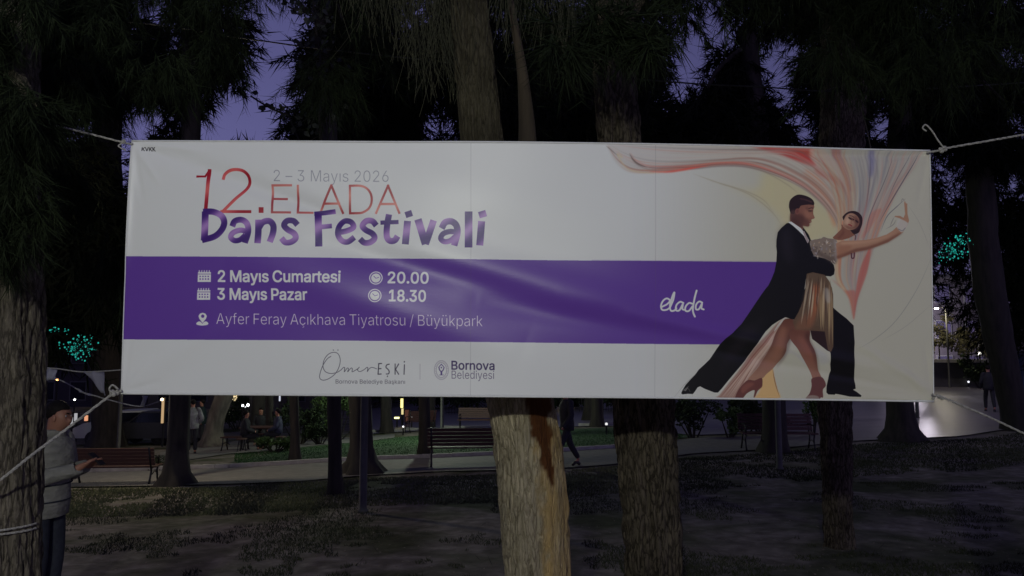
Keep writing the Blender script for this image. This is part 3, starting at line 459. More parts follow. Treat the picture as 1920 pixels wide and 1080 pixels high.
    stroke(C6([(268, 165), (236, 188), (202, 240), (180, 300), (176, 342), (200, 360), (245, 350), (300, 310), (334, 250), (343, 190), (325, 145), (290, 133), (245, 150), (212, 195), (203, 250), (222, 290), (262, 305), (310, 299), (345, 280), (370, 256), (380, 262), (376, 292), (400, 262), (410, 268), (404, 292), (430, 262), (442, 268), (440, 292), (465, 280), (492, 262), (498, 254), (484, 276), (502, 290), (535, 276), (560, 256), (568, 262), (564, 290), (580, 266), (604, 256), (640, 268)]), 1.05, INK)
    for x in (287, 325): stroke(C6([(x - 1, 114), (x + 1, 115)]), 1.8, INK, .8, 0)
    for P in ([(657, 225), (651, 312)], [(655, 226), (680, 224)], [(653, 268), (675, 266)], [(650, 312), (676, 310)], [(790, 228), (790, 312)], [(819, 228), (794, 272), (819, 312)], [(866, 234), (863, 312)]):
        stroke(C6(P), 1.9, INK, 1, 0)
    stroke(C6([(742, 230), (722, 236), (716, 256), (732, 272), (742, 290), (736, 308), (718, 310)]), 1.9, INK); stroke(C6([(728, 326), (727, 331)]), 2.0, INK, 1, 0); stroke(C6([(866, 208), (865, 212)]), 2.2, INK, 1, 0)
    text("Bornova Belediye Başkanı", 630, 759.5, 718.8, 719.4, 6.8, (66, 62, 72), .05)
    stroke([(787.6, 682), (787.6, 711)], .9, (110, 106, 112), .9, 0)
    el = lambda rx, ry: C6([(1168 + rx * math.cos(a), 278 + ry * math.sin(a)) for a in np.linspace(0, 2 * math.pi, 41)[:-1]])
    GR = (92, 84, 100)
    for rx, ry in ((58, 78), (42, 60)):
        e = el(rx, ry); stroke(e + e[:1], .8, GR, .9, 0, False)
    for k in range(30):
        a = k * 2 * math.pi / 30; stroke(C6([(1168 + 46 * math.cos(a), 278 + 64 * math.sin(a)), (1168 + 54 * math.cos(a), 278 + 73 * math.sin(a))]), .9, GR, .7, 0, False)
    LOG = (52, 34, 84)
    stroke(C6([(1168, 318), (1168, 285)]), 3.0, LOG, 1, 0, False); stroke(C6([(1148, 256), (1154, 278), (1168, 290), (1182, 278), (1190, 256)]), 1.8, LOG); stroke(C6([(1168, 230), (1150, 250)]), 1.4, LOG, 1, 0); stroke(C6([(1168, 230), (1186, 250)]), 1.4, LOG, 1, 0)
    fill(C6([(1168 + 6 * math.cos(a), 258 + 6 * math.sin(a)) for a in np.linspace(0, 6.28, 13)[:-1]]), LOG); stroke(C6([(1152, 318), (1186, 318)]), 1, LOG, 1, 0)
    text("Bornova", 846.8, 927, 692.6, 693.4, 14.2, (40, 28, 64), .42); text("Belediyesi", 846.8, 926.6, 709.8, 710.4, 13.4, (70, 62, 84), -.12)
    text("KVKK", 264.8, 289.6, 282.3, 282.5, 6.2, (36, 34, 38), .3)
    # sewn joints between the printed panels
    for x, y0, y1 in ((883, 255, 750), (1229, 255, 755)):
        stroke([(x, y0), (x, (y0 + y1) / 2), (x - .6, y1)], .7, (70, 66, 72), .35, 0, False)
    # photo tone -> albedo of the print
    s = np.clip(canvas / 255.0, 0, 1); lin = np.where(s <= .04045, s / 12.92, ((s + .055) / 1.055) ** 2.4) / .375
    return np.clip(lin, 0.007, .86)

# ------------------------------------------------------------------ helpers
def link(o, parent=None):
    COL.objects.link(o)
    if parent is not None: o.parent = parent
    return o
def tag(o, label=None, cat=None, group=None, kind=None):
    if label: o['label'] = label
    if cat: o['category'] = cat
    if group: o['group'] = group
    if kind: o['kind'] = kind
    return o
def thing(name, loc, label, cat, group=None, rz=0.0):
    o = bpy.data.objects.new(name, None); o.location = loc; o.rotation_euler = (0, 0, rz); o.empty_display_size = .2
    link(o); return tag(o, label, cat, group)
def mesh_np(name, V, F, mat, parent=None, smooth_=False, uv=None):
    """V (n,3), F list of faces or (m,k) array"""
    V = np.asarray(V, np.float32)
    me = bpy.data.meshes.new(name)
    if isinstance(F, np.ndarray):
        m, k = F.shape
        me.vertices.add(len(V)); me.vertices.foreach_set('co', V.ravel())
        me.loops.add(m * k); me.loops.foreach_set('vertex_index', F.astype(np.int32).ravel())
        me.polygons.add(m); me.polygons.foreach_set('loop_start', np.arange(0, m * k, k, dtype=np.int32))
        me.update(calc_edges=True)
    else:
        me.from_pydata(V.tolist(), [], [list(f) for f in F]); me.update()
    if smooth_: me.polygons.foreach_set('use_smooth', [True] * len(me.polygons))
    if mat is not None: me.materials.append(mat)
    o = bpy.data.objects.new(name, me)
    return link(o, parent)

class MB:
    """collects shapes into one mesh"""
    def __init__(s): s.v = []; s.f = []
    def add(s, V, F):
        b = len(s.v); s.v += [tuple(map(float, p)) for p in V]; s.f += [[b + i for i in f] for f in F]; return s
    def box(s, c, d, rz=0.0, rx=0.0, ry=0.0, bev=0.0):
        M = Matrix.Translation(c) @ Matrix.Rotation(rz, 4, 'Z') @ Matrix.Rotation(ry, 4, 'Y') @ Matrix.Rotation(rx, 4, 'X')
        hx, hy, hz = d[0] / 2, d[1] / 2, d[2] / 2
        if bev <= 0:
            V = [M @ Vector((x * hx, y * hy, z * hz)) for x in (-1, 1) for y in (-1, 1) for z in (-1, 1)]
            F = [(0, 1, 3, 2), (4, 6, 7, 5), (0, 4, 5, 1), (2, 3, 7, 6), (0, 2, 6, 4), (1, 5, 7, 3)]
            return s.add(V, F)
        bm = bmesh.new(); bmesh.ops.create_cube(bm, size=1)
        for v in bm.verts: v.co = Vector((v.co.x * d[0], v.co.y * d[1], v.co.z * d[2]))
        bmesh.ops.bevel(bm, geom=bm.edges[:], offset=bev, segments=1, affect='EDGES')
        bm.verts.ensure_lookup_table(); bm.verts.index_update()
        V = [M @ v.co for v in bm.verts]; F = [[v.index for v in f.verts] for f in bm.faces]; bm.free()
        return s.add(V, F)
    def tube(s, pts, r, n=8, cap=True):
        pts = [Vector(p) for p in pts]; rr = r if isinstance(r, (list, tuple)) else [r] * len(pts)
        rings = []; up = None
        for i, p in enumerate(pts):
            d = (pts[min(i + 1, len(pts) - 1)] - pts[max(i - 1, 0)]).normalized()
            a = Vector((1, 0, 0)) if abs(d.x) < .9 else Vector((0, 1, 0))
            if up is not None: a = up
            u = (a - d * a.dot(d)).normalized(); w = d.cross(u); up = u
            rings.append([p + (u * math.cos(t) + w * math.sin(t)) * rr[i] for t in [2 * math.pi * k / n for k in range(n)]])
        V = [q for r_ in rings for q in r_]; F = []
        for i in range(len(pts) - 1):
            for k in range(n):
                F.append((i * n + k, i * n + (k + 1) % n, (i + 1) * n + (k + 1) % n, (i + 1) * n + k))
        if cap: F += [tuple(range(n))[::-1], tuple((len(pts) - 1) * n + k for k in range(n))]
        return s.add(V, F)
    def ball(s, c, r, n=10, m=6, sc_=(1, 1, 1)):
        V = []; F = []
        for j in range(m + 1):
            t = math.pi * j / m
            for k in range(n):
                a = 2 * math.pi * k / n; V.append((c[0] + sc_[0] * r * math.sin(t) * math.cos(a), c[1] + sc_[1] * r * math.sin(t) * math.sin(a), c[2] + sc_[2] * r * math.cos(t)))
        for j in range(m):
            for k in range(n): F.append((j * n + k, (j + 1) * n + k, (j + 1) * n + (k + 1) % n, j * n + (k + 1) % n))
        return s.add(V, F)
    def lathe(s, c, prof, n=14):
        V = []; F = []
        for r, z in prof:
            for k in range(n):
                a = 2 * math.pi * k / n; V.append((c[0] + r * math.cos(a), c[1] + r * math.sin(a), c[2] + z))
        for j in range(len(prof) - 1):
            for k in range(n): F.append((j * n + k, j * n + (k + 1) % n, (j + 1) * n + (k + 1) % n, (j + 1) * n + k))
        F += [tuple(range(n))[::-1], tuple((len(prof) - 1) * n + k for k in range(n))]
        return s.add(V, F)
    def build(s, name, mat, parent=None, sm=False):
        return mesh_np(name, s.v, s.f, mat, parent, sm)

def material(name, col=(.5, .5, .5), rough=.7, col2=None, scale=8.0, bump=0.0, stretch=(1, 1, 1), metal=0.0, emit=None, strength=0.0, spec=.5, detail=5.0, contrast=.5, coord='Object', trans=0.0, bdist=.01):
    m = bpy.data.materials.new(name); m.use_nodes = True; nt = m.node_tree; b = nt.nodes['Principled BSDF']
    b.inputs['Roughness'].default_value = rough; b.inputs['Metallic'].default_value = metal; b.inputs['Specular IOR Level'].default_value = spec
    b.inputs['Base Color'].default_value = (*col, 1)
    if col2 or bump:
        tc = nt.nodes.new('ShaderNodeTexCoord'); mp = nt.nodes.new('ShaderNodeMapping'); mp.inputs['Scale'].default_value = stretch
        nz = nt.nodes.new('ShaderNodeTexNoise'); nz.inputs['Scale'].default_value = scale; nz.inputs['Detail'].default_value = detail
        nt.links.new(tc.outputs[coord], mp.inputs[0]); nt.links.new(mp.outputs[0], nz.inputs['Vector'])
        if col2:
            cr = nt.nodes.new('ShaderNodeValToRGB'); w = .5 - contrast * .45
            cr.color_ramp.elements[0].position = w; cr.color_ramp.elements[1].position = 1 - w
            cr.color_ramp.elements[0].color = (*col, 1); cr.color_ramp.elements[1].color = (*col2, 1)
            nt.links.new(nz.outputs[0], cr.inputs[0]); nt.links.new(cr.outputs[0], b.inputs['Base Color'])
        if bump:
            bp = nt.nodes.new('ShaderNodeBump'); bp.inputs['Strength'].default_value = bump; bp.inputs['Distance'].default_value = bdist
            nt.links.new(nz.outputs[0], bp.inputs['Height']); nt.links.new(bp.outputs[0], b.inputs['Normal'])
    if emit:
        b.inputs['Emission Color'].default_value = (*emit, 1); b.inputs['Emission Strength'].default_value = strength
    return m

def bark_material(name, dark, mid, light, vscale=1.0):
    m = bpy.data.materials.new(name); m.use_nodes = True; nt = m.node_tree; b = nt.nodes['Principled BSDF']; L = nt.links
    b.inputs['Roughness'].default_value = .92; b.inputs['Specular IOR Level'].default_value = .15
    tc = nt.nodes.new('ShaderNodeTexCoord'); mp = nt.nodes.new('ShaderNodeMapping'); mp.inputs['Scale'].default_value = (1, 1, .22)
    L.new(tc.outputs['Object'], mp.inputs[0])
    n1 = nt.nodes.new('ShaderNodeTexNoise'); n1.inputs['Scale'].default_value = 26 * vscale; n1.inputs['Detail'].default_value = 8; n1.inputs['Roughness'].default_value = .7; n1.inputs['Distortion'].default_value = .6
    vo = nt.nodes.new('ShaderNodeTexVoronoi'); vo.inputs['Scale'].default_value = 34 * vscale; vo.feature = 'DISTANCE_TO_EDGE'
    L.new(mp.outputs[0], n1.inputs['Vector'])
    ad = nt.nodes.new('ShaderNodeVectorMath'); ad.operation = 'MULTIPLY_ADD'; ad.inputs[1].default_value = (.05, .05, .05)
    L.new(n1.outputs[1], ad.inputs[0]); L.new(mp.outputs[0], ad.inputs[2]); L.new(ad.outputs[0], vo.inputs['Vector'])
    n2 = nt.nodes.new('ShaderNodeTexNoise'); n2.inputs['Scale'].default_value = 3.2; n2.inputs['Detail'].default_value = 4
    L.new(tc.outputs['Object'], n2.inputs['Vector'])
    mx = nt.nodes.new('ShaderNodeMath'); mx.operation = 'MULTIPLY_ADD'; mx.inputs[1].default_value = 2.2
    L.new(vo.outputs[0], mx.inputs[0]); L.new(n1.outputs[0], mx.inputs[2])
    cr = nt.nodes.new('ShaderNodeValToRGB'); e = cr.color_ramp.elements
    e[0].position = .36; e[0].color = (*dark, 1); e[1].position = .86; e[1].color = (*light, 1); q = cr.color_ramp.elements.new(.58); q.color = (*mid, 1)
    L.new(mx.outputs[0], cr.inputs[0])
    mm = nt.nodes.new('ShaderNodeMix'); mm.data_type = 'RGBA'; mm.blend_type = 'MULTIPLY'; mm.inputs[0].default_value = .75
    c2 = nt.nodes.new('ShaderNodeValToRGB'); c2.color_ramp.elements[0].position = .3; c2.color_ramp.elements[0].color = (.45, .42, .4, 1); c2.color_ramp.elements[1].position = .65; c2.color_ramp.elements[1].color = (1.1, 1.05, 1, 1)
    L.new(n2.outputs[0], c2.inputs[0]); L.new(cr.outputs[0], mm.inputs[6]); L.new(c2.outputs[0], mm.inputs[7]); L.new(mm.outputs[2], b.inputs['Base Color'])
    bp = nt.nodes.new('ShaderNodeBump'); bp.inputs['Strength'].default_value = .9; bp.inputs['Distance'].default_value = .02
    L.new(mx.outputs[0], bp.inputs['Height']); L.new(bp.outputs[0], b.inputs['Normal'])
    return m

def trunk_mesh(name, pts, mat, parent=None, n=20, rows=40, rough=.06, flare=0.0, seed=0, extra=None, furrow=0.0):
    """pts: (x,y,z,r) from the ground up; ridged tube, origin at world"""
    P = np.array(pts, float)
    s = np.concatenate([[0], np.cumsum(np.linalg.norm(np.diff(P[:, :3], axis=0), axis=1))]); t = np.linspace(0, s[-1], 240)
    D = np.stack([np.interp(t, s, P[:, k]) for k in range(4)], 1); K = 20
    E_ = np.vstack([D[:1] + (D[:1] - D[1:2]) * np.arange(K, 0, -1)[:, None], D, D[-1:] + (D[-1:] - D[-2:-1]) * np.arange(1, K + 1)[:, None]])
    ker = np.hanning(2 * K + 3)[1:-1]; ker /= ker.sum()
    S = np.stack([np.convolve(E_[:, k], ker, 'valid') for k in range(4)], 1); S[:, 3] = np.maximum(S[:, 3], .01)
    q_ = np.linspace(0, 239, rows); Q = np.stack([np.interp(q_, np.arange(240), S[:, k]) for k in range(4)], 1)
    V = []; zb = Q[0, 2]
    for i in range(rows):
        x, y, z, r = Q[i]
        fl = flare * math.exp(-max(0, z - zb) / .22)
        for k in range(n):
            a = 2 * math.pi * k / n; ca, sa = math.cos(a), math.sin(a)
            q = Vector((ca * 2.4 + seed, sa * 2.4, z * 1.1)); q2 = Vector((ca * r * 60 + seed, sa * r * 60, z * 7))
            rr = r * (1 + rough * 1.2 * noise.noise(q)) + r * .45 * rough * noise.noise(q2) * 1.4
            rr *= 1 + fl * (.75 + .45 * math.sin(a * 5 + seed * 3))
            if furrow:
                fq = abs(noise.noise(Vector((ca * r * 34 + seed, sa * r * 34, z * 4.2 + .3 * noise.noise(Vector((ca * 3, sa * 3, z * 9))))))); f2 = abs(noise.noise(Vector((ca * r * 80, sa * r * 80 + seed, z * 11))))
                rr += furrow * (min(fq * 3.2, 1) - .8) + furrow * .4 * (min(f2 * 3, 1) - .7)
            if extra: rr += extra(a, z, r)
            V.append((x + ca * rr, y + sa * rr, z))
    F = np.array([(i * n + k, i * n + (k + 1) % n, (i + 1) * n + (k + 1) % n, (i + 1) * n + k) for i in range(rows - 1) for k in range(n)])
    return mesh_np(name, V, F, mat, parent, True)

# --- foliage: sprays of thin needles, all in one mesh per crown
def needles(name, clumps, mat, parent=None, per=26, n_len=.2, n_w=.007, droop=.5, seed=1, sprays=14):
    """clumps: (x,y,z,r). Each clump is a set of twigs with needles along them."""
    rs = np.random.RandomState(seed)
    C = np.asarray(clumps, float)
    if len(C) == 0: C = np.array([[0, 30, 5, .5]])
    nc = len(C); T = nc * sprays
    c = np.repeat(C, sprays, 0)
    d = rs.normal(size=(T, 3)); d /= np.linalg.norm(d, axis=1, keepdims=True)
    start = c[:, :3] + d * (c[:, 3:4] * rs.uniform(0, .65, (T, 1)))
    dirn = d * .8 + rs.normal(size=(T, 3)) * .35 + np.array([0, 0, -droop]); dirn /= np.linalg.norm(dirn, axis=1, keepdims=True)
    length = c[:, 3:4] * rs.uniform(.5, 1.0, (T, 1))
    s = rs.uniform(0, 1, (T, per, 1))
    base = start[:, None, :] + dirn[:, None, :] * length[:, None, :] * s
    base[..., 2] -= (s[..., 0] ** 2) * length * droop * .35
    nd = dirn[:, None, :] * .8 + rs.normal(size=(T, per, 3)) * .5; nd[..., 2] -= droop * .5
    nd /= np.linalg.norm(nd, axis=2, keepdims=True)
    side = np.cross(nd, rs.normal(size=(T, per, 3))); side /= np.maximum(np.linalg.norm(side, axis=2, keepdims=True), 1e-5)
    L = n_len * rs.uniform(.6, 1.3, (T, per, 1))
    A = base - side * n_w; B = base + side * n_w; D = base + nd * L
    V = np.stack([A, B, D], 2).reshape(-1, 3)
    F = np.arange(len(V)).reshape(-1, 3)
    # the twigs themselves
    tw = np.cross(dirn, [0, 0, 1.0]); tw /= np.maximum(np.linalg.norm(tw, axis=1, keepdims=True), 1e-5)
    V2 = np.stack([start - tw * n_w, start + tw * n_w, start + dirn * length * [1, 1, 1] - np.array([0, 0, 1]) * length * droop * .35], 1).reshape(-1, 3)
    V = np.vstack([V, V2]); F = np.arange(len(V)).reshape(-1, 3)
    return mesh_np(name, V, F, mat, parent)
def leaves(name, clumps, mat, parent=None, per=120, size=.05, seed=1, up=0.0):
    rs = np.random.RandomState(seed); C = np.repeat(np.asarray(clumps, float), per, 0); n = len(C)
    d = rs.normal(size=(n, 3)); d /= np.linalg.norm(d, axis=1, keepdims=True)
    p = C[:, :3] + d * C[:, 3:4] * rs.uniform(.3, 1, (n, 1)) ** .6
    if C.shape[1] > 4: p[:, 2] = C[:, 2] + d[:, 2] * C[:, 4] * rs.uniform(.3, 1, n)
    a = rs.normal(size=(n, 3)); a[:, 2] += up; a /= np.linalg.norm(a, axis=1, keepdims=True)
    b = np.cross(a, rs.normal(size=(n, 3))); b /= np.linalg.norm(b, axis=1, keepdims=True)
    s = size * rs.uniform(.5, 1.3, (n, 1))
    V = np.stack([p, p + a * s * .5 + b * s * .3, p + a * s, p + a * s * .5 - b * s * .3], 1).reshape(-1, 3)
    return mesh_np(name, V, np.arange(len(V)).reshape(-1, 4), mat, parent)

# ------------------------------------------------------------------ terrain
def ground_z(x, y):
    k = max(0.0, min(.062, .036 - .002 * x))
    t = max(0.0, min(34.0, y - 6.0))
    z = -k * t
    return z + .02 * noise.noise(Vector((x * .5, y * .5, 0))) * min(1, max(0, (60 - y) / 20))
def G(px, py, dz=0.0):
    x, y, z = ray(px, py)
    lo = 1.0
    for i in range(1, 1500):
        t = i * .08
        if CAMZ + z * t <= ground_z(x * t, y * t) + dz:
            return (float(x * t), float(y * t), float(ground_z(x * t, y * t) + dz))
    t = 110.0; return (float(x * t), float(y * t), float(ground_z(x * t, y * t)))
def px_of(p):
    c, s = math.cos(PITCH), math.sin(PITCH)
    x, y, z = p[0], p[1], p[2] - CAMZ
    d = y * c + z * s; u = x / d; v = (-y * s + z * c) / d
    return 960 + u * FPX, 540 - v * FPX

# materials
M_ground = bpy.data.materials.new('ground'); M_ground.use_nodes = True
nt = M_ground.node_tree; b = nt.nodes['Principled BSDF']; b.inputs['Roughness'].default_value = .95; b.inputs['Specular IOR Level'].default_value = .1
tc = nt.nodes.new('ShaderNodeTexCoord')
def noise_node(nt, scale, det, vec, dist=0.0):
    n = nt.nodes.new('ShaderNodeTexNoise'); n.inputs['Scale'].default_value = scale; n.inputs['Detail'].default_value = det; n.inputs['Distortion'].default_value = dist; nt.links.new(vec, n.inputs['Vector']); return n
def ramp(nt, fac, stops):
    r = nt.nodes.new('ShaderNodeValToRGB'); e = r.color_ramp.elements
    e[0].position, e[0].color = stops[0][0], (*stops[0][1], 1); e[1].position, e[1].color = stops[-1][0], (*stops[-1][1], 1)
    for p, c in stops[1:-1]: q = e.new(p); q.color = (*c, 1)
    nt.links.new(fac, r.inputs[0]); return r
na = noise_node(nt, .55, 6, tc.outputs['Object'], .4); nb = noise_node(nt, 5, 4, tc.outputs['Object'], .3); nc_ = noise_node(nt, 60, 4, tc.outputs['Object'])
ra = ramp(nt, nb.outputs[0], [(.25, (.10, .087, .075)), (.5, (.18, .16, .138)), (.75, (.30, .268, .235))])
rb = ramp(nt, nb.outputs[0], [(.25, (.04, .046, .024)), (.7, (.09, .098, .055))])
rm = ramp(nt, na.outputs[0], [(.44, (0, 0, 0)), (.60, (1, 1, 1))])
mx = nt.nodes.new('ShaderNodeMix'); mx.data_type = 'RGBA'; nt.links.new(rm.outputs[0], mx.inputs[0]); nt.links.new(ra.outputs[0], mx.inputs[6]); nt.links.new(rb.outputs[0], mx.inputs[7])
nt.links.new(mx.outputs[2], b.inputs['Base Color'])
bp = nt.nodes.new('ShaderNodeBump'); bp.inputs['Strength'].default_value = .6; bp.inputs['Distance'].default_value = .04; nt.links.new(nb.outputs[0], bp.inputs['Height']); nt.links.new(bp.outputs[0], b.inputs['Normal'])

M_path = material('path_paving', (.11, .105, .10), .8, (.2, .19, .18), 5, .4, contrast=.7)
M_plaza = material('plaza_paving', (.12, .105, .13), .40, (.22, .20, .225), 1.6, .5, (.35, 3.2, 1), spec=.5, contrast=.8, bdist=.012)
M_kerb = material('kerb_stone', (.24, .23, .22), .8, (.36, .35, .33), 6, .3)
M_bark = bark_material('bark', (.036, .032, .026), (.11, .098, .078), (.25, .225, .18))
M_bark2 = bark_material('bark_brown', (.018, .015, .012), (.052, .044, .033), (.15, .13, .098))
M_barkfar = material('bark_dark', (.010, .009, .007), .9, (.036, .030, .023), 9, .6, (1, 1, .2))
M_barkpale = material('bark_pale', (.05, .043, .036), .9, (.17, .15, .12), 5, .4, (1, 1, .35))
M_needle = material('needle_foliage', (.006, .010, .004), .8, (.018, .027, .010), 2.0, spec=.2)
M_needlefar = material('needle_foliage_far', (.005, .007, .005), .9, (.014, .017, .010), 1.0, spec=.05)
M_frond = material('dry_frond', (.020, .022, .014), .85, (.055, .054, .034), 3, spec=.15)
M_leafdark = material('ivy_leaf', (.012, .016, .010), .6)
M_bush = material('bush_leaf', (.03, .06, .018), .6, (.09, .15, .04), 2.5, spec=.3)
M_bushdark = material('bush_leaf_dark', (.012, .022, .010), .7, (.035, .055, .02), 2.5, spec=.2)
M_grass = material('grass_blades', (.028, .034, .018), .85, (.060, .068, .036), .8, spec=.15)
M_grassgreen = material('grass_green', (.028, .07, .026), .8, (.06, .13, .045), .8, spec=.15)
M_iron = material('cast_iron', (.012, .011, .012), .45, metal=.3)
M_wood = material('bench_wood', (.045, .018, .014), .65, (.08, .032, .022), 12, .2, (1, 6, 1))
M_pole = material('painted_pole', (.05, .05, .046), .75, (.08, .08, .072), 6, .1)
M_white = material('white_paint', (.75, .74, .72), .5)
M_rope = material('rope_fibre', (.20, .19, .18), .9, (.50, .48, .45), 90, .8)

# ground sheet: fine near, coarse to the horizon
xs = np.concatenate([[-250, -120, -70], np.arange(-45, 46, .75), [70, 120, 250]]); ys = np.concatenate([[-120, -40, -15], np.arange(-8, 62, .6), [75, 100, 160, 300]])
V = [(x, y, ground_z(x, min(y, 60))) for y in ys for x in xs]; nx = len(xs)
F = np.array([(j * nx + i, j * nx + i + 1, (j + 1) * nx + i + 1, (j + 1) * nx + i) for j in range(len(ys) - 1) for i in range(nx - 1)])
tag(mesh_np('ground', V, F, M_ground, None, True), kind='structure')

def strip(name, near, far, mat, dz, kind='structure', n=60, m=8):
    a = np.array([G(*p)[:2] for p in near]); b_ = np.array([G(*p)[:2] for p in far])
    t = np.linspace(0, 1, n)
    A = np.stack([np.interp(t, np.linspace(0, 1, len(a)), a[:, k]) for k in (0, 1)], 1); B = np.stack([np.interp(t, np.linspace(0, 1, len(b_)), b_[:, k]) for k in (0, 1)], 1)
    V = []
    for i in range(n):
        for j in range(m + 1):
            p = A[i] * (1 - j / m) + B[i] * j / m; V.append((p[0], p[1], ground_z(p[0], p[1]) + dz))
    F = np.array([(i * (m + 1) + j, (i + 1) * (m + 1) + j, (i + 1) * (m + 1) + j + 1, i * (m + 1) + j + 1) for i in range(n - 1) for j in range(m)])
    o = mesh_np(name, V, F, mat, None, True); tag(o, kind=kind); return o, A, B
_, PA, PB = strip('path', [(-200, 925), (140, 916), (300, 913), (420, 911), (560, 905), (700, 893), (830, 886), (1000, 884), (1160, 872), (1300, 852), (1420, 846), (1545, 834), (1640, 826)],
      [(-200, 900), (140, 889), (300, 884), (420, 880), (560, 872), (700, 864), (830, 860), (1000, 852), (1160, 842), (1300, 823), (1420, 820), (1545, 813), (1640, 808)], M_path, .03)
strip('branch_path', [(300, 872), (350, 864), (430, 852), (520, 846), (600, 836), (700, 827), (740, 822)], [(300, 850), (345, 842), (440, 828), (520, 832), (600, 826), (700, 818), (740, 815)], M_path, .025)
strip('plaza', [(660, 817), (800, 808), (1000, 803), (1150, 800), (1300, 818), (1500, 812), (1600, 828), (1680, 826), (1800, 820), (1880, 808), (2100, 800)],
      [(660, 752), (800, 748), (1000, 745), (1150, 742), (1300, 736), (1500, 730), (1600, 727), (1680, 726), (1800, 725), (1880, 724), (2100, 722)], M_plaza, .035, m=14)
def kerb(pts2d, name='kerb'):
    mb = MB(); P = [Vector((p[0], p[1], ground_z(p[0], p[1]) + .03)) for p in pts2d]
    for a, b_ in zip(P[:-1], P[1:]):
        d = b_ - a; mb.box((a + b_) / 2 + Vector((0, 0, .035)), (d.length * .99, .12, .11), math.atan2(d.y, d.x))
    return tag(mb.build(name, M_kerb), kind='structure')
kerb([tuple(p + (0, .07)) for p in PB[4:44]])
kerb([G(x, y)[:2] for x, y in ((690, 813), (760, 809), (830, 806), (925, 802))], 'plaza_kerb')
kerb([G(x, y)[:2] for x, y in ((1085, 800), (1120, 799), (1150, 797))], 'plaza_kerb')
strip('far_lawn', [(430, 868), (560, 868), (700, 860), (830, 856), (1000, 848), (1160, 838), (1300, 820)], [(560, 840), (640, 832), (700, 824), (830, 813), (1000, 806), (1160, 803), (1290, 806)], material('lawn_soil', (.02, .05, .018), .95, (.035, .08, .025), 4, .5), .012)

# grass blades
def grass(name, n, region, mat, hmin, hmax, w, thr, seed, label):
    rs = np.random.RandomState(seed); V = []
    tries = 0
    while len(V) < n * 3 and tries < n * 6:
        tries += 1
        px, py = region(rs)
        u, yy_, zz = ray(px, py)
        t = (0 - CAMZ) / zz
        for _ in range(5): t = (ground_z(u * t, yy_ * t) - CAMZ) / zz
        x, y = float(u * t), float(yy_ * t)
        if noise.noise(Vector((x * .55, y * .55, 3.0))) + .35 * noise.noise(Vector((x * 2.6, y * 2.6, 9.0))) < thr: continue
        z = ground_z(x, y); h = rs.uniform(hmin, hmax); a = rs.uniform(0, 6.28); dx, dy = math.cos(a) * w, math.sin(a) * w; l = rs.normal(size=2) * h * .45
        V += [(x - dx, y - dy, z), (x + dx, y + dy, z), (x + l[0], y + l[1], z + h)]
    o = mesh_np(name, np.array(V), np.arange(len(V)).reshape(-1, 3), mat); tag(o, label, 'grass', kind='stuff'); return o
def reg_near(rs):
    return rs.uniform(-40, 1960), 905 + 190 * rs.rand() ** 1.5
grass('grass', 34000, reg_near, M_grass, .015, .05, .006, .10, 1, 'short patchy grass growing between bare earth under the banner')
def reg_mid(rs):
    x = rs.uniform(130, 1250); y0 = np.interp(x, [130, 420, 700, 1000, 1250], [916, 912, 894, 886, 862]); return x, y0 + 3 + 52 * rs.rand() ** 1.3
grass('grass', 26000, reg_mid, material('grass_lit', (.07, .085, .032), .85, (.17, .18, .075), .7), .02, .055, .012, -.35, 2, 'lit green grass along the near edge of the path')  # lamp light along the path edge is put into this lighter grass colour
def reg_right(rs):
    x = rs.uniform(1250, 1930); y0 = np.interp(x, [1250, 1450, 1560, 1640, 1720, 1850, 1930], [862, 850, 838, 832, 829, 822, 808]); return x, y0 + 60 * rs.rand() ** 1.4
grass('grass', 15000, reg_right, M_grass, .02, .06, .012, -.3, 3, 'dark grass bank between the bare earth and the shiny plaza')
def reg_far(rs):
    x = rs.uniform(440, 1280); y1 = np.interp(x, [440, 560, 700, 830, 1000, 1160, 1280], [868, 868, 860, 856, 848, 838, 822]); y0 = np.interp(x, [440, 560, 700, 830, 1000, 1280], [850, 842, 824, 814, 807, 806]); return x, rs.uniform(y0, y1)
grass('lawn_grass', 26000, reg_far, M_grassgreen, .02, .05, .014, -.8, 4, 'bright green lawn between the path and the plaza')
def reg_left(rs):
    return rs.uniform(150, 345), rs.uniform(855, 884)
grass('lawn_grass', 7000, reg_left, M_grass, .04, .09, .014, -.6, 5, 'lawn strip behind the wooden bench on the left')
# fallen leaves and specks
rs = np.random.RandomState(5); V = []
for i in range(700):
    p = G(rs.uniform(0, 1920), rs.uniform(940, 1079), .006); a = rs.uniform(0, 6.28); s_ = rs.uniform(.006, .018)
    c_, n_ = math.cos(a) * s_, math.sin(a) * s_
    V += [(p[0] - c_, p[1] - n_, p[2]), (p[0] + n_, p[1] - c_, p[2] + .004), (p[0] + c_, p[1] + n_, p[2] + .006), (p[0] - n_, p[1] + c_, p[2] + .002)]
tag(mesh_np('fallen_leaves', np.array(V), np.arange(len(V)).reshape(-1, 4), material('dead_leaf', (.12, .09, .06), .8, (.3, .26, .2), 30)), 'scattered dead leaves and litter flecks on the bare earth', 'leaves', kind='stuff')

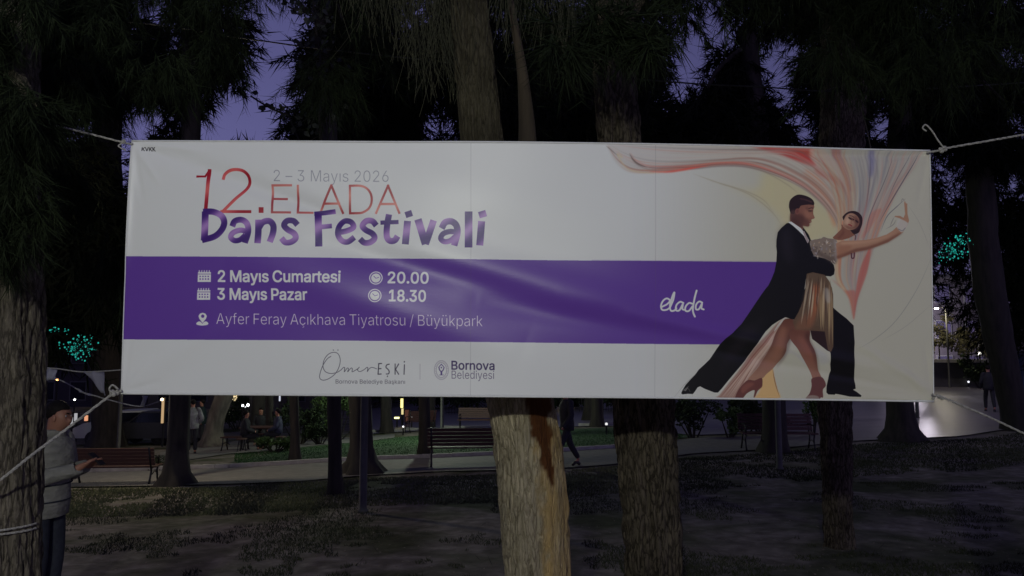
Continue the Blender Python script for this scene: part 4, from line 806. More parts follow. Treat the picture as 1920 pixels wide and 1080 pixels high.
V = []; F = []
def litter(n, l0, l1, w, seed, ylo=925):
    rs = np.random.RandomState(seed); out = []
    for i in range(n):
        p = G(rs.uniform(-20, 1940), ylo + (1079 - ylo) * rs.rand(), .008); a = rs.uniform(0, 3.14); l = rs.uniform(l0, l1) / 2; c, s_ = math.cos(a), math.sin(a)
        out += [(p[0] - c * l, p[1] - s_ * l, p[2]), (p[0] + s_ * w, p[1] - c * w, p[2] + w), (p[0] + c * l, p[1] + s_ * l, p[2] + w * 2), (p[0] - s_ * w, p[1] + c * w, p[2] + w)]
    return np.array(out)
V = litter(1500, .05, .16, .0022, 31)
tag(mesh_np('needle_litter', V, np.arange(len(V)).reshape(-1, 4), material('dry_needle', (.10, .07, .04), .9, (.24, .18, .12), 9)), 'fallen dry needles scattered over the bare earth', 'litter', kind='stuff')
V = litter(90, .15, .5, .005, 32)
tag(mesh_np('fallen_twigs', V, np.arange(len(V)).reshape(-1, 4), M_barkfar), 'short dark twigs lying on the bare earth', 'twigs', kind='stuff')

# ------------------------------------------------------------------ trees
GAPS = [(528, 20, 44, 32), (510, 97, 24, 16), (515, 155, 34, 28), (482, 234, 38, 36), (382, 245, 14, 20), (442, 250, 24, 18), (268, 220, 30, 24), (252, 236, 24, 16), (232, 308, 14, 44), (277, 15, 8, 12), (400, 183, 9, 16), (140, 222, 6, 14), (333, 70, 7, 7),
        (792, 18, 22, 22), (686, 162, 5, 12), (822, 234, 21, 20), (1268, 150, 9, 11), (1248, 165, 6, 5), (1267, 95, 6, 25), (1304, 110, 18, 45), (1330, 18, 10, 8), (1342, 73, 7, 14), (1387, 65, 10, 14), (1465, 92, 32, 24), (1460, 148, 34, 18),
        (1468, 198, 18, 22), (1515, 220, 20, 22), (1515, 263, 13, 12), (1645, 185, 18, 12), (1652, 240, 20, 34), (1892, 100, 18, 13), (1912, 215, 10, 12), (1765, 312, 18, 25), (1905, 340, 16, 22), (1800, 345, 14, 10), (1750, 20, 6, 8)]
def clear_of_gaps(p, r, k=.62):
    x, y = px_of(p); rp = r * FPX / p[1] * k
    for cx, cy, rx, ry in GAPS:
        if cx < 600: rx, ry = rx * 1.15 + 3, ry * 1.15 + 3
        if ((x - cx) / (rx + rp)) ** 2 + ((y - cy) / (ry + rp)) ** 2 < 1: return False
    return True
def crown_clumps(c, rad, n, r0, r1, seed, k=.62, shell=.0):
    rs = np.random.RandomState(seed); out = []
    for _ in range(n):
        d = rs.normal(size=3); d /= np.linalg.norm(d); q = rs.uniform(shell, 1) ** .45
        p = (c[0] + d[0] * rad[0] * q, c[1] + d[1] * rad[1] * q, c[2] + d[2] * rad[2] * q); r = rs.uniform(r0, r1)
        X, Y = px_of(p)
        if (p[1] < 3.95 and 225 - r * FPX / p[1] * 1.5 - 60 < X < 1770 + r * FPX / p[1] * 1.5 + 60) or p[1] < 3.2 or X < -500 or X > 2420 or Y < -190 : continue
        if clear_of_gaps(p, r, .66 if X < 600 else .52): out.append((*p, r))
    return out
def limbs(mb, base, clumps, r, n, seed):
    rs = random.Random(seed)
    if not clumps: return
    for _ in range(n):
        c = rs.choice(clumps); a = Vector(base) + Vector((0, 0, rs.uniform(-.8, .8))); e = Vector(c[:3]); m_ = (a + e) / 2 + Vector((0, 0, .15 * (e - a).length))
        if not all(clear_of_gaps(a.lerp(m_, t), .12, 1) and clear_of_gaps(m_.lerp(e, t), .12, 1) for t in (0, .2, .4, .6, .8, 1)): continue
        mb.tube([a, (a + m_) / 2 + Vector((0, 0, .05)), m_, (m_ + e) / 2, e], [r, r * .8, r * .6, r * .4, r * .2], 5)
TG = 'trees standing in the park'
def tree(label, stem, crown, seed, mat=None, needle=None, n=16, rows=30, flare=.35, nl=.26, nw=.008, per=24, sprays=13, extra=None, rough=.1, lim=8, furrow=0.0, name='pine_tree', group=TG, droop=.5):
    root = thing(name, stem[0][:3], label, 'tree', group)
    bx, by, bz = stem[0][:3]
    loc = [(x - bx, y - by, z - bz, r) for x, y, z, r in stem]
    t = trunk_mesh('trunk', [(x, y, z, r) for x, y, z, r in loc], mat or M_barkfar, root, n, rows, rough, flare, seed, extra, furrow)
    cl = []
    for (c, rad, cnt, r0, r1) in crown: cl += crown_clumps(c, rad, cnt, r0, r1, seed * 7 + int(abs(c[0]) * 10), )
    top = stem[-1]
    mb = MB(); limbs(mb, top[:3], cl, max(.03, top[3] * .5), lim, seed)
    if mb.v:
        mb.v = [(x - bx, y - by, z - bz) for x, y, z in mb.v]; mb.build('branch', mat or M_barkfar, root)
    o = needles('crown', [(x - bx, y - by, z - bz, r) for x, y, z, r in cl], needle or M_needlefar, root, per, nl, nw, droop, seed, sprays)
    return root

def stem_px(pts, Y, base=None, extend=0):
    """trunk centre line from photo positions (px, py, radius px) at depth Y, bottom first"""
    out = []
    for px, py, r in pts:
        x, y, z = at(px, py, Y); out.append([x, y, z, r * Y / FPX])
    gz = ground_z(out[0][0], Y) - .05
    if out[0][2] > gz + .05: out.insert(0, [out[0][0] + (out[0][0] - out[1][0]) * .3, Y, gz, out[0][3] * 1.08])
    else: out[0][2] = gz
    return [tuple(p) for p in out]

# centre tree: peeled yellow bark with an old wound
def centre_extra(a, z, r):
    # wound on the camera side, right of the middle; z is above the tree's base
    return -.035 * math.exp(-((a - (-1.18)) / .26) ** 2) * max(0, min(1, (z - 1.36) / .3)) if z > 1.3 else 0.0
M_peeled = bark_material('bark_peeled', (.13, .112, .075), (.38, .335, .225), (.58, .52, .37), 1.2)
# the wound and the yellow bare wood: stains with their own shape
nt = M_peeled.node_tree; L = nt.links; b = nt.nodes['Principled BSDF']
old = [l for l in nt.links if l.to_socket == b.inputs['Base Color']][0].from_socket
att = nt.nodes.new('ShaderNodeVertexColor'); att.layer_name = 'stain_shade'
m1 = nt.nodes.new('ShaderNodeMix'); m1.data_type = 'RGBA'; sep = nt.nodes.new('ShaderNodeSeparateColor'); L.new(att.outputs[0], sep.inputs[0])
L.new(sep.outputs[1], m1.inputs[0]); L.new(old, m1.inputs[6]); m1.inputs[7].default_value = (.62, .42, .16, 1)
m2 = nt.nodes.new('ShaderNodeMix'); m2.data_type = 'RGBA'; L.new(sep.outputs[0], m2.inputs[0]); L.new(m1.outputs[2], m2.inputs[6]); m2.inputs[7].default_value = (.13, .05, .018, 1)
# higher up: browner bark and foliage shade, both multiplied into the colour
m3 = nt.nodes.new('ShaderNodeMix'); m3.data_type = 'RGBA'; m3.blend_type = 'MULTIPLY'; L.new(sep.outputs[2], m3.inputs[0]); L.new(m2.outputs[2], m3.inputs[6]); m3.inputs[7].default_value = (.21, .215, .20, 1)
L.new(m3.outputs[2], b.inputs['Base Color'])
CY = 4.35
cs = stem_px([(1012, 1180, 56), (1005, 1000, 61), (993, 850, 63), (980, 780, 62), (972, 745, 61), (945, 560, 56), (918, 400, 48), (905, 265, 42), (893, 150, 40), (880, 0, 36), (870, -150, 30)], CY)
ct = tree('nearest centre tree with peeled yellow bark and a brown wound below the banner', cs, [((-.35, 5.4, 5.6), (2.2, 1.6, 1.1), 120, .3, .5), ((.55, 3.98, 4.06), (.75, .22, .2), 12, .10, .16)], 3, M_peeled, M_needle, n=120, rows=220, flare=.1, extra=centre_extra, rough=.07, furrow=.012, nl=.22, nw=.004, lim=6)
tr = [c for c in ct.children if c.name.startswith('trunk')][0]
me = tr.data; ca = me.color_attributes.new('stain_shade', 'FLOAT_COLOR', 'POINT')
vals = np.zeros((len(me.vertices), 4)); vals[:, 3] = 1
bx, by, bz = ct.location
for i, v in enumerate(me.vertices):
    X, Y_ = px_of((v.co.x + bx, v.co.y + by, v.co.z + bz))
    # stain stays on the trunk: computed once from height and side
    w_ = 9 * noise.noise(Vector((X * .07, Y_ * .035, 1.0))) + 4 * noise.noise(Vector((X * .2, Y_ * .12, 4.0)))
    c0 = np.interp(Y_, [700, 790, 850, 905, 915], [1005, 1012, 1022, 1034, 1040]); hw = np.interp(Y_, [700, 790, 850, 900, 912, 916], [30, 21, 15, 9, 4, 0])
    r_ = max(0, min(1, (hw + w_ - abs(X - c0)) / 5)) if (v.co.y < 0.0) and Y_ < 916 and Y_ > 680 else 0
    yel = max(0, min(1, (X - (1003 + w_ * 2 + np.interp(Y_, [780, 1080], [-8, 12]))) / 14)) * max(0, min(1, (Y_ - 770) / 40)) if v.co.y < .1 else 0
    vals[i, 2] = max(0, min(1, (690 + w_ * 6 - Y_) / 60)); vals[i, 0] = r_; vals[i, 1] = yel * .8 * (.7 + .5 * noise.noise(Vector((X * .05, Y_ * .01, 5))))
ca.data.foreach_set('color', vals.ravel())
sp = stem_px([(975, 560, 18), (988, 400, 20), (990, 265, 18), (986, 200, 14), (978, 120, 9), (960, 20, 7), (940, -100, 5)], CY + .12)[1:]
fork = trunk_mesh('limb', [(x - bx, y - by, z - bz, r) for x, y, z, r in sp], material('dry_wood', (.03, .022, .014), .9, (.075, .055, .034), 14, .6, (1, 1, .15)), ct, 20, 30, .1, 0, 5)

TY = 4.9
tree('second trunk right of the centre tree with rough dark brown bark', stem_px([(1232, 1180, 50), (1225, 1000, 50), (1212, 850, 54), (1207, 750, 55), (1185, 500, 50), (1160, 265, 42), (1148, 100, 38), (1140, -100, 34)], TY),
     [((1.2, 6.6, 7.0), (2.4, 1.8, 1.7), 150, .35, .55)], 8, M_bark2, M_needle, n=120, rows=240, flare=.14, rough=.12, furrow=.022, nl=.22, nw=.005, lim=6)
tree('slim knotty trunk under the right part of the banner', stem_px([(1574, 1030, 24), (1572, 960, 22), (1567, 850, 26), (1566, 800, 31), (1565, 750, 28), (1570, 500, 32), (1580, 270, 40), (1580, 150, 42), (1585, 0, 38)], G(1574, 1028)[1]),
     [((3.9, 8.6, 8.0), (2.4, 2, 1.9), 190, .35, .6)], 4, M_bark2, M_needlefar, n=72, rows=160, flare=.25, rough=.16, furrow=.022)
LY = 3.72
tree('rough grey brown trunk at the left edge with a rope round it', stem_px([(0, 1250, 66), (2, 1080, 60), (6, 950, 59), (10, 800, 62), (12, 700, 62), (12, 500, 60), (12, 300, 56), (14, 100, 52), (16, -120, 48)], LY),
     [((-2.25, 3.42, 3.35), (.52, .22, .75), 60, .12, .22), ((-2.75, 4.6, 3.75), (1.0, .9, 1.1), 110, .2, .34), ((-2.5, 5.3, 4.6), (1.5, 1.2, 1.0), 110, .26, .4)], 6, M_bark, M_needle, n=130, rows=260, flare=.05, rough=.10, furrow=.016, nl=.12, nw=.0022, per=44, sprays=20, lim=7, droop=1.1)
tree('leaning tree outside the right edge that holds the right ropes', stem_px([(2080, 1250, 64), (2070, 900, 60), (2060, 500, 56), (2060, 100, 50), (2050, -150, 44)], 3.9),
     [((2.9, 5.6, 5.3), (1.5, 1.3, 1.2), 110, .26, .4)], 9, M_bark, M_needle, n=48, rows=70, flare=.05, nl=.14, nw=.003, per=34, sprays=16, lim=6, droop=1.0)
def gt(px, py, pts): return stem_px([(px, py, pts[0])] + [(a, b_, c) for a, b_, c in pts[1:]], G(px, py)[1])
Tn = [
 ('dark trunk right of the left bench beside a grey pole', gt(331, 910, [26, (332, 880, 19), (334, 820, 18), (338, 750, 19), (350, 500, 18), (360, 200, 16), (356, 0, 14)]), 11, .7),
 ('broad flared trunk behind the slim grey pole', gt(682, 888, [30, (678, 860, 20), (676, 750, 21), (672, 500, 22), (660, 200, 20), (655, 0, 18)]), 12, .8),
 ('thin trunk left of the flared trunk on the lawn', gt(554, 866, [11, (553, 820, 8), (551, 745, 8), (550, 400, 8), (550, 320, 7)]), 13, .3),
 ('trunk at the left end of the middle bench', gt(798, 852, [12, (797, 800, 10), (795, 745, 10), (790, 400, 10), (780, 50, 9)]), 14, .3),
 ('trunk rising behind the left of the right bench', gt(1452, 848, [26, (1452, 820, 21), (1452, 745, 20), (1440, 400, 20), (1400, 50, 16)]), 15, .3),
 ('dark flared trunk standing at the edge of the shiny plaza', gt(1692, 826, [34, (1690, 800, 26), (1688, 760, 22), (1684, 700, 22), (1684, 400, 22), (1690, 50, 18)]), 16, .45),
 ('leaning trunk at the right edge beside the walking man', gt(1912, 806, [26, (1895, 740, 22), (1877, 660, 24), (1862, 580, 26), (1848, 500, 26), (1838, 350, 24), (1832, 100, 20)]), 17, .25),
 ('thick dark trunk behind the left bench', gt(200, 838, [30, (200, 800, 26), (200, 745, 26), (200, 500, 24), (205, 200, 22)]), 18, .3),
 ('narrow dark trunk behind the seated group', gt(506, 836, [8, (506, 800, 7), (505, 745, 7), (504, 400, 7), (504, 330, 6)]), 19, .2),
 ('pale trunk leaning over the branch path', gt(400, 838, [24, (398, 810, 14), (408, 770, 15), (424, 740, 17), (440, 500, 15), (440, 400, 12), (436, 330, 10)]), 20, .5),
 ('dark trunk in front of the far plaza railing', gt(1121, 800, [12, (1120, 770, 10), (1119, 740, 10), (1110, 400, 9), (1105, 100, 8)]), 21, .3),
 ('dark trunk left of the lit yellow sign', gt(725, 812, [12, (724, 780, 10), (723, 740, 10), (720, 400, 10), (718, 330, 9)]), 22, .3),
 ('pale slender trunk left of the seated group', gt(474, 818, [8, (476, 780, 6), (473, 740, 6), (470, 500, 6), (468, 340, 5)]), 23, .3),
]
for i, (lab, st, sd, fl) in enumerate(Tn):
    x, y, z, r = st[-1]; base = st[0]
    zt = CAMZ + .33 * y; zc = zt + .5
    pale = 'pale' in lab; short = sd in (13, 19, 20, 22, 23)
    if short: zt = z; zc = z - .8
    far = y > 22
    tree(lab, st[:-1] + [(x, y, max(z, zt - .5), r)] if z < zt - .5 else st, [((x, y + .4, zc - .2), (2.0, 1.8, 1.1), 60, .4, .6)] if short else [((x, y + .4, zc + .5), (3.6 + y * .05, 2.6, 1.5 + y * .10), 230, .5, .85)], sd, M_barkpale if pale else M_barkfar, None, n=20, rows=34, flare=fl, nl=.34, nw=.011 + .0004 * y, per=20, sprays=13, rough=.12)
# row of trees beyond the plaza: they close the view under and over the banner
far_specs = [(-26, 40, 9, 7.5, 7), (-17, 38, 9, 7.5, 7.5), (-10.5, 31, 9.5, 6, 6), (-4, 36, 11, 6.5, 7.5), (3.5, 34, 11, 6.5, 7.5), (11, 35, 11.5, 7, 7.4), (19, 40, 12, 7.5, 7.4), (27, 36, 9.5, 7, 8), (34, 44, 9, 8, 8), (-34, 46, 9, 8, 8), (23, 25, 9.5, 4.2, 4.5), (-14, 22, 7.6, 4.5, 5.2)]
labs = ['far dark pine at the far left beyond the benches', 'far dark pine behind the teal string lights on the left', 'far pine above the seated group', 'far pine behind the centre tree', 'far pine behind the second trunk', 'tall far pine behind the dancers on the banner', 'far pine beyond the right plaza', 'far pine behind the leaning right trunk', 'far pine at the extreme right edge', 'far pine at the extreme left edge', 'full dark pine over the right plaza edge', 'full dark pine above the left bench']
for k, (x, y, zc, rx, rz_) in enumerate(far_specs):
    gz = ground_z(x, y)
    tree(labs[k], [(x, y, gz - .1, .32), (x + .1, y, gz + 2, .26), (x, y, gz + 5, .22), (x, y, zc, .15)], [((x, y, zc), (rx, 3.2, rz_), 420, .8, 1.35)], 40 + k, M_barkfar, None, n=12, rows=16, nl=.5, nw=.03, per=13, sprays=12, lim=5, flare=.3, group='pines in the far row')

# drooping dry fronds over the centre of the banner
def frond(label, top, n, L, spread, mat, seed, w=.0016):
    rs = np.random.RandomState(seed); V = []
    x0, y0, z0 = top
    for i in range(n):
        sx = x0 + rs.normal() * spread * 1.5; sy = y0 + rs.normal() * .15; sz = z0 + rs.uniform(-.15, .25); l = L * rs.uniform(.5, 1.1)
        dx = rs.normal() * .22 + lean; dy = rs.normal() * .06
        k = 5; pts = [(sx + dx * l * (t / k) ** 1.5, sy + dy * l * (t / k), sz - l * (t / k)) for t in range(k + 1)]
        for a, b_ in zip(pts[:-1], pts[1:]):
            V += [(a[0] - w, a[1], a[2]), (a[0] + w, a[1], a[2]), (b_[0] + w * .8, b_[1], b_[2]), (b_[0] - w * .8, b_[1], b_[2])]
    V = np.array(V) - (x0, y0, z0)
    o = mesh_np('hanging_frond', V, np.arange(len(V)).reshape(-1, 4), mat); o.location = top
    tag(o, label, 'foliage', 'dry fronds hanging over the banner', 'stuff'); return o
for (px, py, Y, n, L, s_, lean, mt, lab) in [
    (700, -60, 4.6, 104, .36, .07, .05, M_frond, 'pale drooping frond at the top left of the centre tree'),
    (770, -30, 4.5, 136, .48, .06, .12, M_frond, 'long drooping frond fanning down beside the violet sky gap'),
    (810, 20, 4.45, 136, .45, .06, .18, M_frond, 'drooping frond sweeping towards the centre trunk'),
    (845, 60, 4.4, 88, .36, .05, .12, M_frond, 'short frond hanging in front of the centre trunk'),
    (950, -60, 4.3, 72, .42, .05, .0, M_frond, 'brown frond hanging above the fork of the centre tree'),
    (1050, -60, 4.5, 120, .45, .10, .03, M_frond, 'wispy frond between the centre and second trunks'),
    (1130, -60, 4.7, 72, .30, .07, -.05, M_frond, 'short wispy frond beside the second trunk'),
    (620, -60, 5.0, 88, .30, .10, .0, M_needle, 'dark frond hanging at the top beside the ivy')]:
    globals()['lean'] = lean
    frond(lab, at(px, py, Y), n, L, s_, mt, int(px))
# climbing ivy silhouettes
def ivy(label, pts, nleaf, seed, spread):
    rs = random.Random(seed); root = thing('ivy', pts[0], label, 'ivy', 'ivy on the tall trunk')
    P = [Vector(p) - Vector(pts[0]) for p in pts]; mb = MB(); mb.tube(P, [.01] * len(P), 5)
    lv = MB()
    for i in range(nleaf):
        k = rs.randrange(len(P) - 1); q = P[k].lerp(P[k + 1], rs.random()); a = rs.uniform(0, 6.28)
        e = q + Vector((math.cos(a), .3 * rs.uniform(-1, 1), math.sin(a))) * rs.uniform(.05, spread); mb.tube([q, (q + e) / 2 + Vector((0, 0, .03)), e], .003, 4, False)
        s_ = rs.uniform(.035, .055); b_ = rs.uniform(0, 6.28); u = Vector((math.cos(b_), .2, math.sin(b_))).normalized(); w = Vector((-u.z, rs.uniform(-.4, .4), u.x))
        f = [e, e + u * s_ * .5 + w * s_ * .55, e + u * s_ * 1.1 + w * s_ * .35, e + u * s_ * 1.7, e + u * s_ * 1.1 - w * s_ * .35, e + u * s_ * .5 - w * s_ * .55]
        lv.add(f, [(0, 1, 2, 3), (0, 3, 4, 5)])
    mb.build('stem', M_barkfar, root); tag(lv.build('leaf', M_leafdark, root), kind='stuff')
ivy('broad leafed ivy twig against the violet sky above the title', [at(x, y, 7.5) for x, y in ((560, 262), (540, 215), (510, 205), (485, 190), (470, 180))], 14, 3, .12)
ivy('ivy climbing the dark trunk at the top left of centre', [at(x, y, 7.4) for x, y in ((600, 270), (605, 180), (600, 100), (590, 40), (585, -40))], 110, 4, .30)
ivy('leafy ivy spray at the very top of the violet gap', [at(x, y, 7.3) for x, y in ((600, 40), (575, 15), (555, 20), (540, 12))], 22, 5, .12)
tree('tall ivy covered trunk at the top left of centre', stem_px([(628, 885, 12), (625, 600, 14), (618, 300, 17), (612, 150, 18), (608, 0, 18), (606, -80, 16)], 13.5), [((-3.1, 13.2, 8.6), (1.3, 1.3, 1.6), 60, .4, .6)], 31, M_barkfar, None, lim=3)

# trees added out of view behind the photographer: they darken what the glossy cloth mirrors and leave the sky above them
for k, (x, y, zc, rx, rz_) in enumerate([(-9, -11, 3.9, 3.6, 2.6), (-3.2, -13, 4.2, 3.4, 2.8), (3.6, -12, 4.0, 3.6, 2.7), (10, -11, 4.2, 3.8, 2.8), (-15, -6, 4.2, 3.6, 2.8), (16, -6, 4.2, 3.6, 2.8)]):
    nm = ['far left', 'left', 'right', 'far right', 'leftmost', 'rightmost'][k]
    rt = thing('pine_tree', (x, y, 0), 'unseen low pine added behind the photographer to dim reflections, the %s one' % nm, 'tree', 'pines added behind the photographer to dim reflections')
    trunk_mesh('trunk', [(0, 0, -.1, .2), (.1, 0, 2.5, .16), (.1, 0, zc, .1)], M_barkfar, rt, 12, 14, .1, .3, k)
    rs_ = np.random.RandomState(90 + k); cl = []
    for _ in range(150):
        d = rs_.normal(size=3); d /= np.linalg.norm(d); q = rs_.rand() ** .4; cl.append((d[0] * rx * q, d[1] * 1.8 * q, zc + d[2] * rz_ * q, rs_.uniform(.6, .9)))
    needles('crown', cl, M_needlefar, rt, 10, .5, .035, .5, 200 + k, 10)

# ------------------------------------------------------------------ the banner
alb = paint_banner()
img = bpy.data.images.new('banner_print', TW, TH, alpha=False, float_buffer=False)
srgb = np.where(alb <= .0031308, alb * 12.92, 1.055 * np.maximum(alb, 1e-6) ** (1 / 2.4) - .055)
buf = np.ones((TH, TW, 4), np.float32); buf[..., :3] = srgb[::-1]
img.pixels.foreach_set(buf.ravel()); img.update(); img.pack()
M_ban = bpy.data.materials.new('printed_vinyl'); M_ban.use_nodes = True; nt = M_ban.node_tree; b = nt.nodes['Principled BSDF']
ti = nt.nodes.new('ShaderNodeTexImage'); ti.image = img; ti.interpolation = 'Linear'; nt.links.new(ti.outputs[0], b.inputs['Base Color'])
b.inputs['Roughness'].default_value = .36; b.inputs['Specular IOR Level'].default_value = .30
tc = nt.nodes.new('ShaderNodeTexCoord'); n1 = noise_node(nt, 30, 4, tc.outputs['Object'], .5)
mp = nt.nodes.new('ShaderNodeMapping'); mp.inputs['Rotation'].default_value = (0, math.radians(35), 0); mp.inputs['Scale'].default_value = (1, 1, 3.5); nt.links.new(tc.outputs['Object'], mp.inputs[0]); nt.links.new(mp.outputs[0], n1.inputs['Vector'])
bp = nt.nodes.new('ShaderNodeBump'); bp.inputs['Strength'].default_value = .05; bp.inputs['Distance'].default_value = .006; nt.links.new(n1.outputs[0], bp.inputs['Height']); nt.links.new(bp.outputs[0], b.inputs['Normal'])

TOPE = np.array([(247, 264), (500, 264.5), (860, 266), (1200, 270), (1500, 276), (1745, 282)], float)
BOTE = np.array([(226, 738), (560, 740.5), (900, 743), (1200, 745.5), (1500, 749), (1750, 752.5)], float)
# soft ridges and folds: (x0,y0,x1,y1 on the cloth as seen, width m, height m, sharp end?)
RIDGES = [(252, 268, 700, 430, .045, -.010), (430, 470, 980, 660, .13, .0145), (600, 455, 1020, 560, .06, -.008), (760, 470, 1330, 620, .11, .013), (1180, 590, 1690, 700, .032, .008),
          (1330, 655, 1748, 745, .022, -.007), (1600, 640, 1748, 735, .02, .006), (1480, 290, 1745, 290, .02, -.010), (240, 730, 420, 600, .05, .006), (900, 560, 1320, 640, .06, -.009), (640, 300, 1150, 430, .14, .003),
          (1480, 690, 1745, 748, .018, .005), (235, 500, 245, 270, .02, .006)]
for cx_, cy_, ends in ((249, 268, ((330, 300), (300, 345), (268, 380), (390, 285))), (1743, 285, ((1650, 300), (1680, 340), (1722, 380), (1590, 290))), (228, 735, ((300, 715), (285, 670), (245, 630))), (1748, 750, ((1660, 735), (1690, 690), (1733, 640), (1600, 742)))):
    for k, e in enumerate(ends): RIDGES.append((cx_, cy_, e[0], e[1], .011 + .003 * (k % 2), .0028 * (1 if k % 2 else -1)))
def cloth_y(X, Z):
    d = 0
    for x0, y0, x1, y1, w, h in RIDGES:
        a = np.array(at(x0, y0, BAN_Y))[[0, 2]]; c = np.array(at(x1, y1, BAN_Y))[[0, 2]]; L2 = ((c - a) ** 2).sum()
        t = np.clip(((X - a[0]) * (c[0] - a[0]) + (Z - a[1]) * (c[1] - a[1])) / L2, 0, 1)
        dist = np.hypot(X - a[0] - t * (c[0] - a[0]), Z - a[1] - t * (c[1] - a[1]))
        env = np.sin(math.pi * np.clip(t * .94 + .03, 0, 1)) ** .6
        d = d - 1.45 * h * np.exp(-(dist / w) ** 2) * env
    d = d + .006 * np.sin(X * 2.1 + Z * 3.1) + .003 * np.sin(X * 5.3 - Z * 4.7 + 1)
    return d
nu, nv = 360, 120
u = np.linspace(0, 1, nu + 1)
top = np.stack([np.interp(247 + u * (1745 - 247), TOPE[:, 0], TOPE[:, k]) for k in (0, 1)], 1); bot = np.stack([np.interp(226 + u * (1750 - 226), BOTE[:, 0], BOTE[:, k]) for k in (0, 1)], 1)
V = []
for j in range(nv + 1):
    v = j / nv; P = top * (1 - v) + bot * v
    x, y, z = ray(P[:, 0], P[:, 1]); X = x * BAN_Y / y; Z = CAMZ + z * BAN_Y / y
    V.append(np.stack([X, BAN_Y + cloth_y(X, Z), Z], 1))
V = np.concatenate(V); nx = nu + 1
F = np.array([(j * nx + i, (j + 1) * nx + i, (j + 1) * nx + i + 1, j * nx + i + 1) for j in range(nv) for i in range(nu)])
ban = thing('banner', at(985, 745, BAN_Y), 'wide white and violet dance festival banner tied between the trees with a dancing couple', 'banner')
pl = mesh_np('cloth_panel', V - np.array(ban.location), F, M_ban, ban, True)
uvl = pl.data.uv_layers.new(name='UVMap'); li = np.zeros(len(pl.data.loops), np.int32); pl.data.loops.foreach_get('vertex_index', li)
uv = np.stack([(V[:, 0] - TX0) / (TX1 - TX0), 1 - (TZ1 - V[:, 2]) / (TZ1 - TZ0)], 1)[li]; uvl.data.foreach_set('uv', uv.astype(np.float32).ravel())
sd = pl.modifiers.new('thickness', 'SOLIDIFY'); sd.thickness = .0015; sd.offset = -1
M_hem = material('hem_vinyl', (.70, .70, .70), .45, (.78, .78, .78), 30, .2)
def hem(idx, off, r=.0045):
    mb = MB(); mb.tube([Vector(V[i]) + Vector(off) - ban.location for i in idx], r, 7); return mb.build('hem', M_hem, ban, True)
hem(range(0, nx, 4), (0, .001, 0), .005); hem(range(nv * nx, (nv + 1) * nx, 4), (0, .001, 0), .005)
hem(range(0, (nv + 1) * nx, nx * 4), (0, .001, 0), .003); hem(range(nu, (nv + 1) * nx, nx * 4), (0, .001, 0), .003)
corner = {k: Vector(V[i]) for k, i in dict(tl=0, tr=nu, bl=nv * nx, br=nv * nx + nu).items()}

def rope(label, pts, r=.0062, knots=(), group='ropes holding the banner', tails=()):
    root = thing('rope', pts[0], label, 'rope', group); O = Vector(pts[0])
    P = smooth([Vector(p) - O for p in pts], 14) if len(pts) > 2 else np.array([(Vector(pts[0]).lerp(Vector(pts[1]), t)) - O for t in np.linspace(0, 1, 20)])
    # three twisted strands
    n = 260; s = np.linspace(0, 1, len(P)); t = np.linspace(0, 1, n); C = np.stack([np.interp(t, s, P[:, k]) for k in range(3)], 1)
    mb = MB(); Lt = np.linalg.norm(np.diff(C, axis=0), axis=1).sum()
    for q in range(3):
        pts_ = []
        for i in range(n):
            d = Vector(C[min(i + 1, n - 1)] - C[max(i - 1, 0)]).normalized(); a = Vector((0, 0, 1)) if abs(d.z) < .9 else Vector((1, 0, 0)); u_ = d.cross(a).normalized(); w_ = d.cross(u_)
            ph = q * 2.094 + t[i] * Lt / .045 * 2 * math.pi * .55; pts_.append(Vector(C[i]) + (u_ * math.cos(ph) + w_ * math.sin(ph)) * r * .5)
        mb.tube(pts_, r * .55, 5)
    mb.build('strand', M_rope, root, True)
    for kx in knots:
        kb = MB(); c = Vector(kx) - O
        for q in range(3): kb.ball(c + Vector((R.uniform(-.008, .008), R.uniform(-.006, .006), R.uniform(-.008, .008))), r * 1.9, 8, 6, (1.1, .9, 1))
        kb.build('knot', M_rope, root, True)
    for tl in tails:
        tb = MB(); tb.tube([Vector(p) - O for p in smooth(tl, 6)], r * .7, 6); tb.build('loose_end', M_rope, root, True)
    return root
A = lambda x, y, Y=BAN_Y: at(x, y, Y)
rope('white rope from the upper left corner up to the left tree', [A(249, 270, 3.725), A(235, 268, 3.72), A(160, 249, 3.72), A(95, 233, 3.70), A(50, 221, 3.60), A(0, 216, 3.5), A(-60, 208, 3.52)], .0052, [A(232, 267, 3.715)], tails=[[A(232, 267, 3.71), A(222, 274, 3.7), A(236, 282, 3.7)]])
rope('white rope from the lower left corner down across the left trunk', [A(228, 733, 3.72), A(212, 738, 3.71), A(120, 808, 3.62), A(60, 853, 3.5), A(0, 900, 3.42), A(-80, 955, 3.45)], .0068, [A(212, 738, 3.71), A(218, 735, 3.72)], tails=[[A(212, 738, 3.70), A(205, 730, 3.69), A(211, 722, 3.69), A(222, 730, 3.7)]])
rope('white rope from the upper right corner up to the right edge', [A(1738, 286, 3.72), A(1762, 282, 3.71), A(1780, 277, 3.71), A(1860, 263, 3.72), A(1925, 252, 3.74), A(2010, 240, 3.76)], .0056, [A(1771, 279, 3.71), A(1764, 282, 3.71)], tails=[[A(1771, 279, 3.70), A(1758, 262, 3.70), A(1748, 246, 3.69), A(1736, 234, 3.69), A(1730, 240, 3.69), A(1737, 246, 3.69)]])
rope('white rope from the lower right corner down to the right edge', [A(1748, 748, 3.72), A(1758, 741, 3.71), A(1772, 747, 3.71), A(1850, 780, 3.72), A(1925, 815, 3.74), A(2010, 852, 3.76)], .0056, [A(1764, 744, 3.71)], tails=[[A(1764, 744, 3.7), A(1752, 742, 3.7), A(1748, 738, 3.7)]])
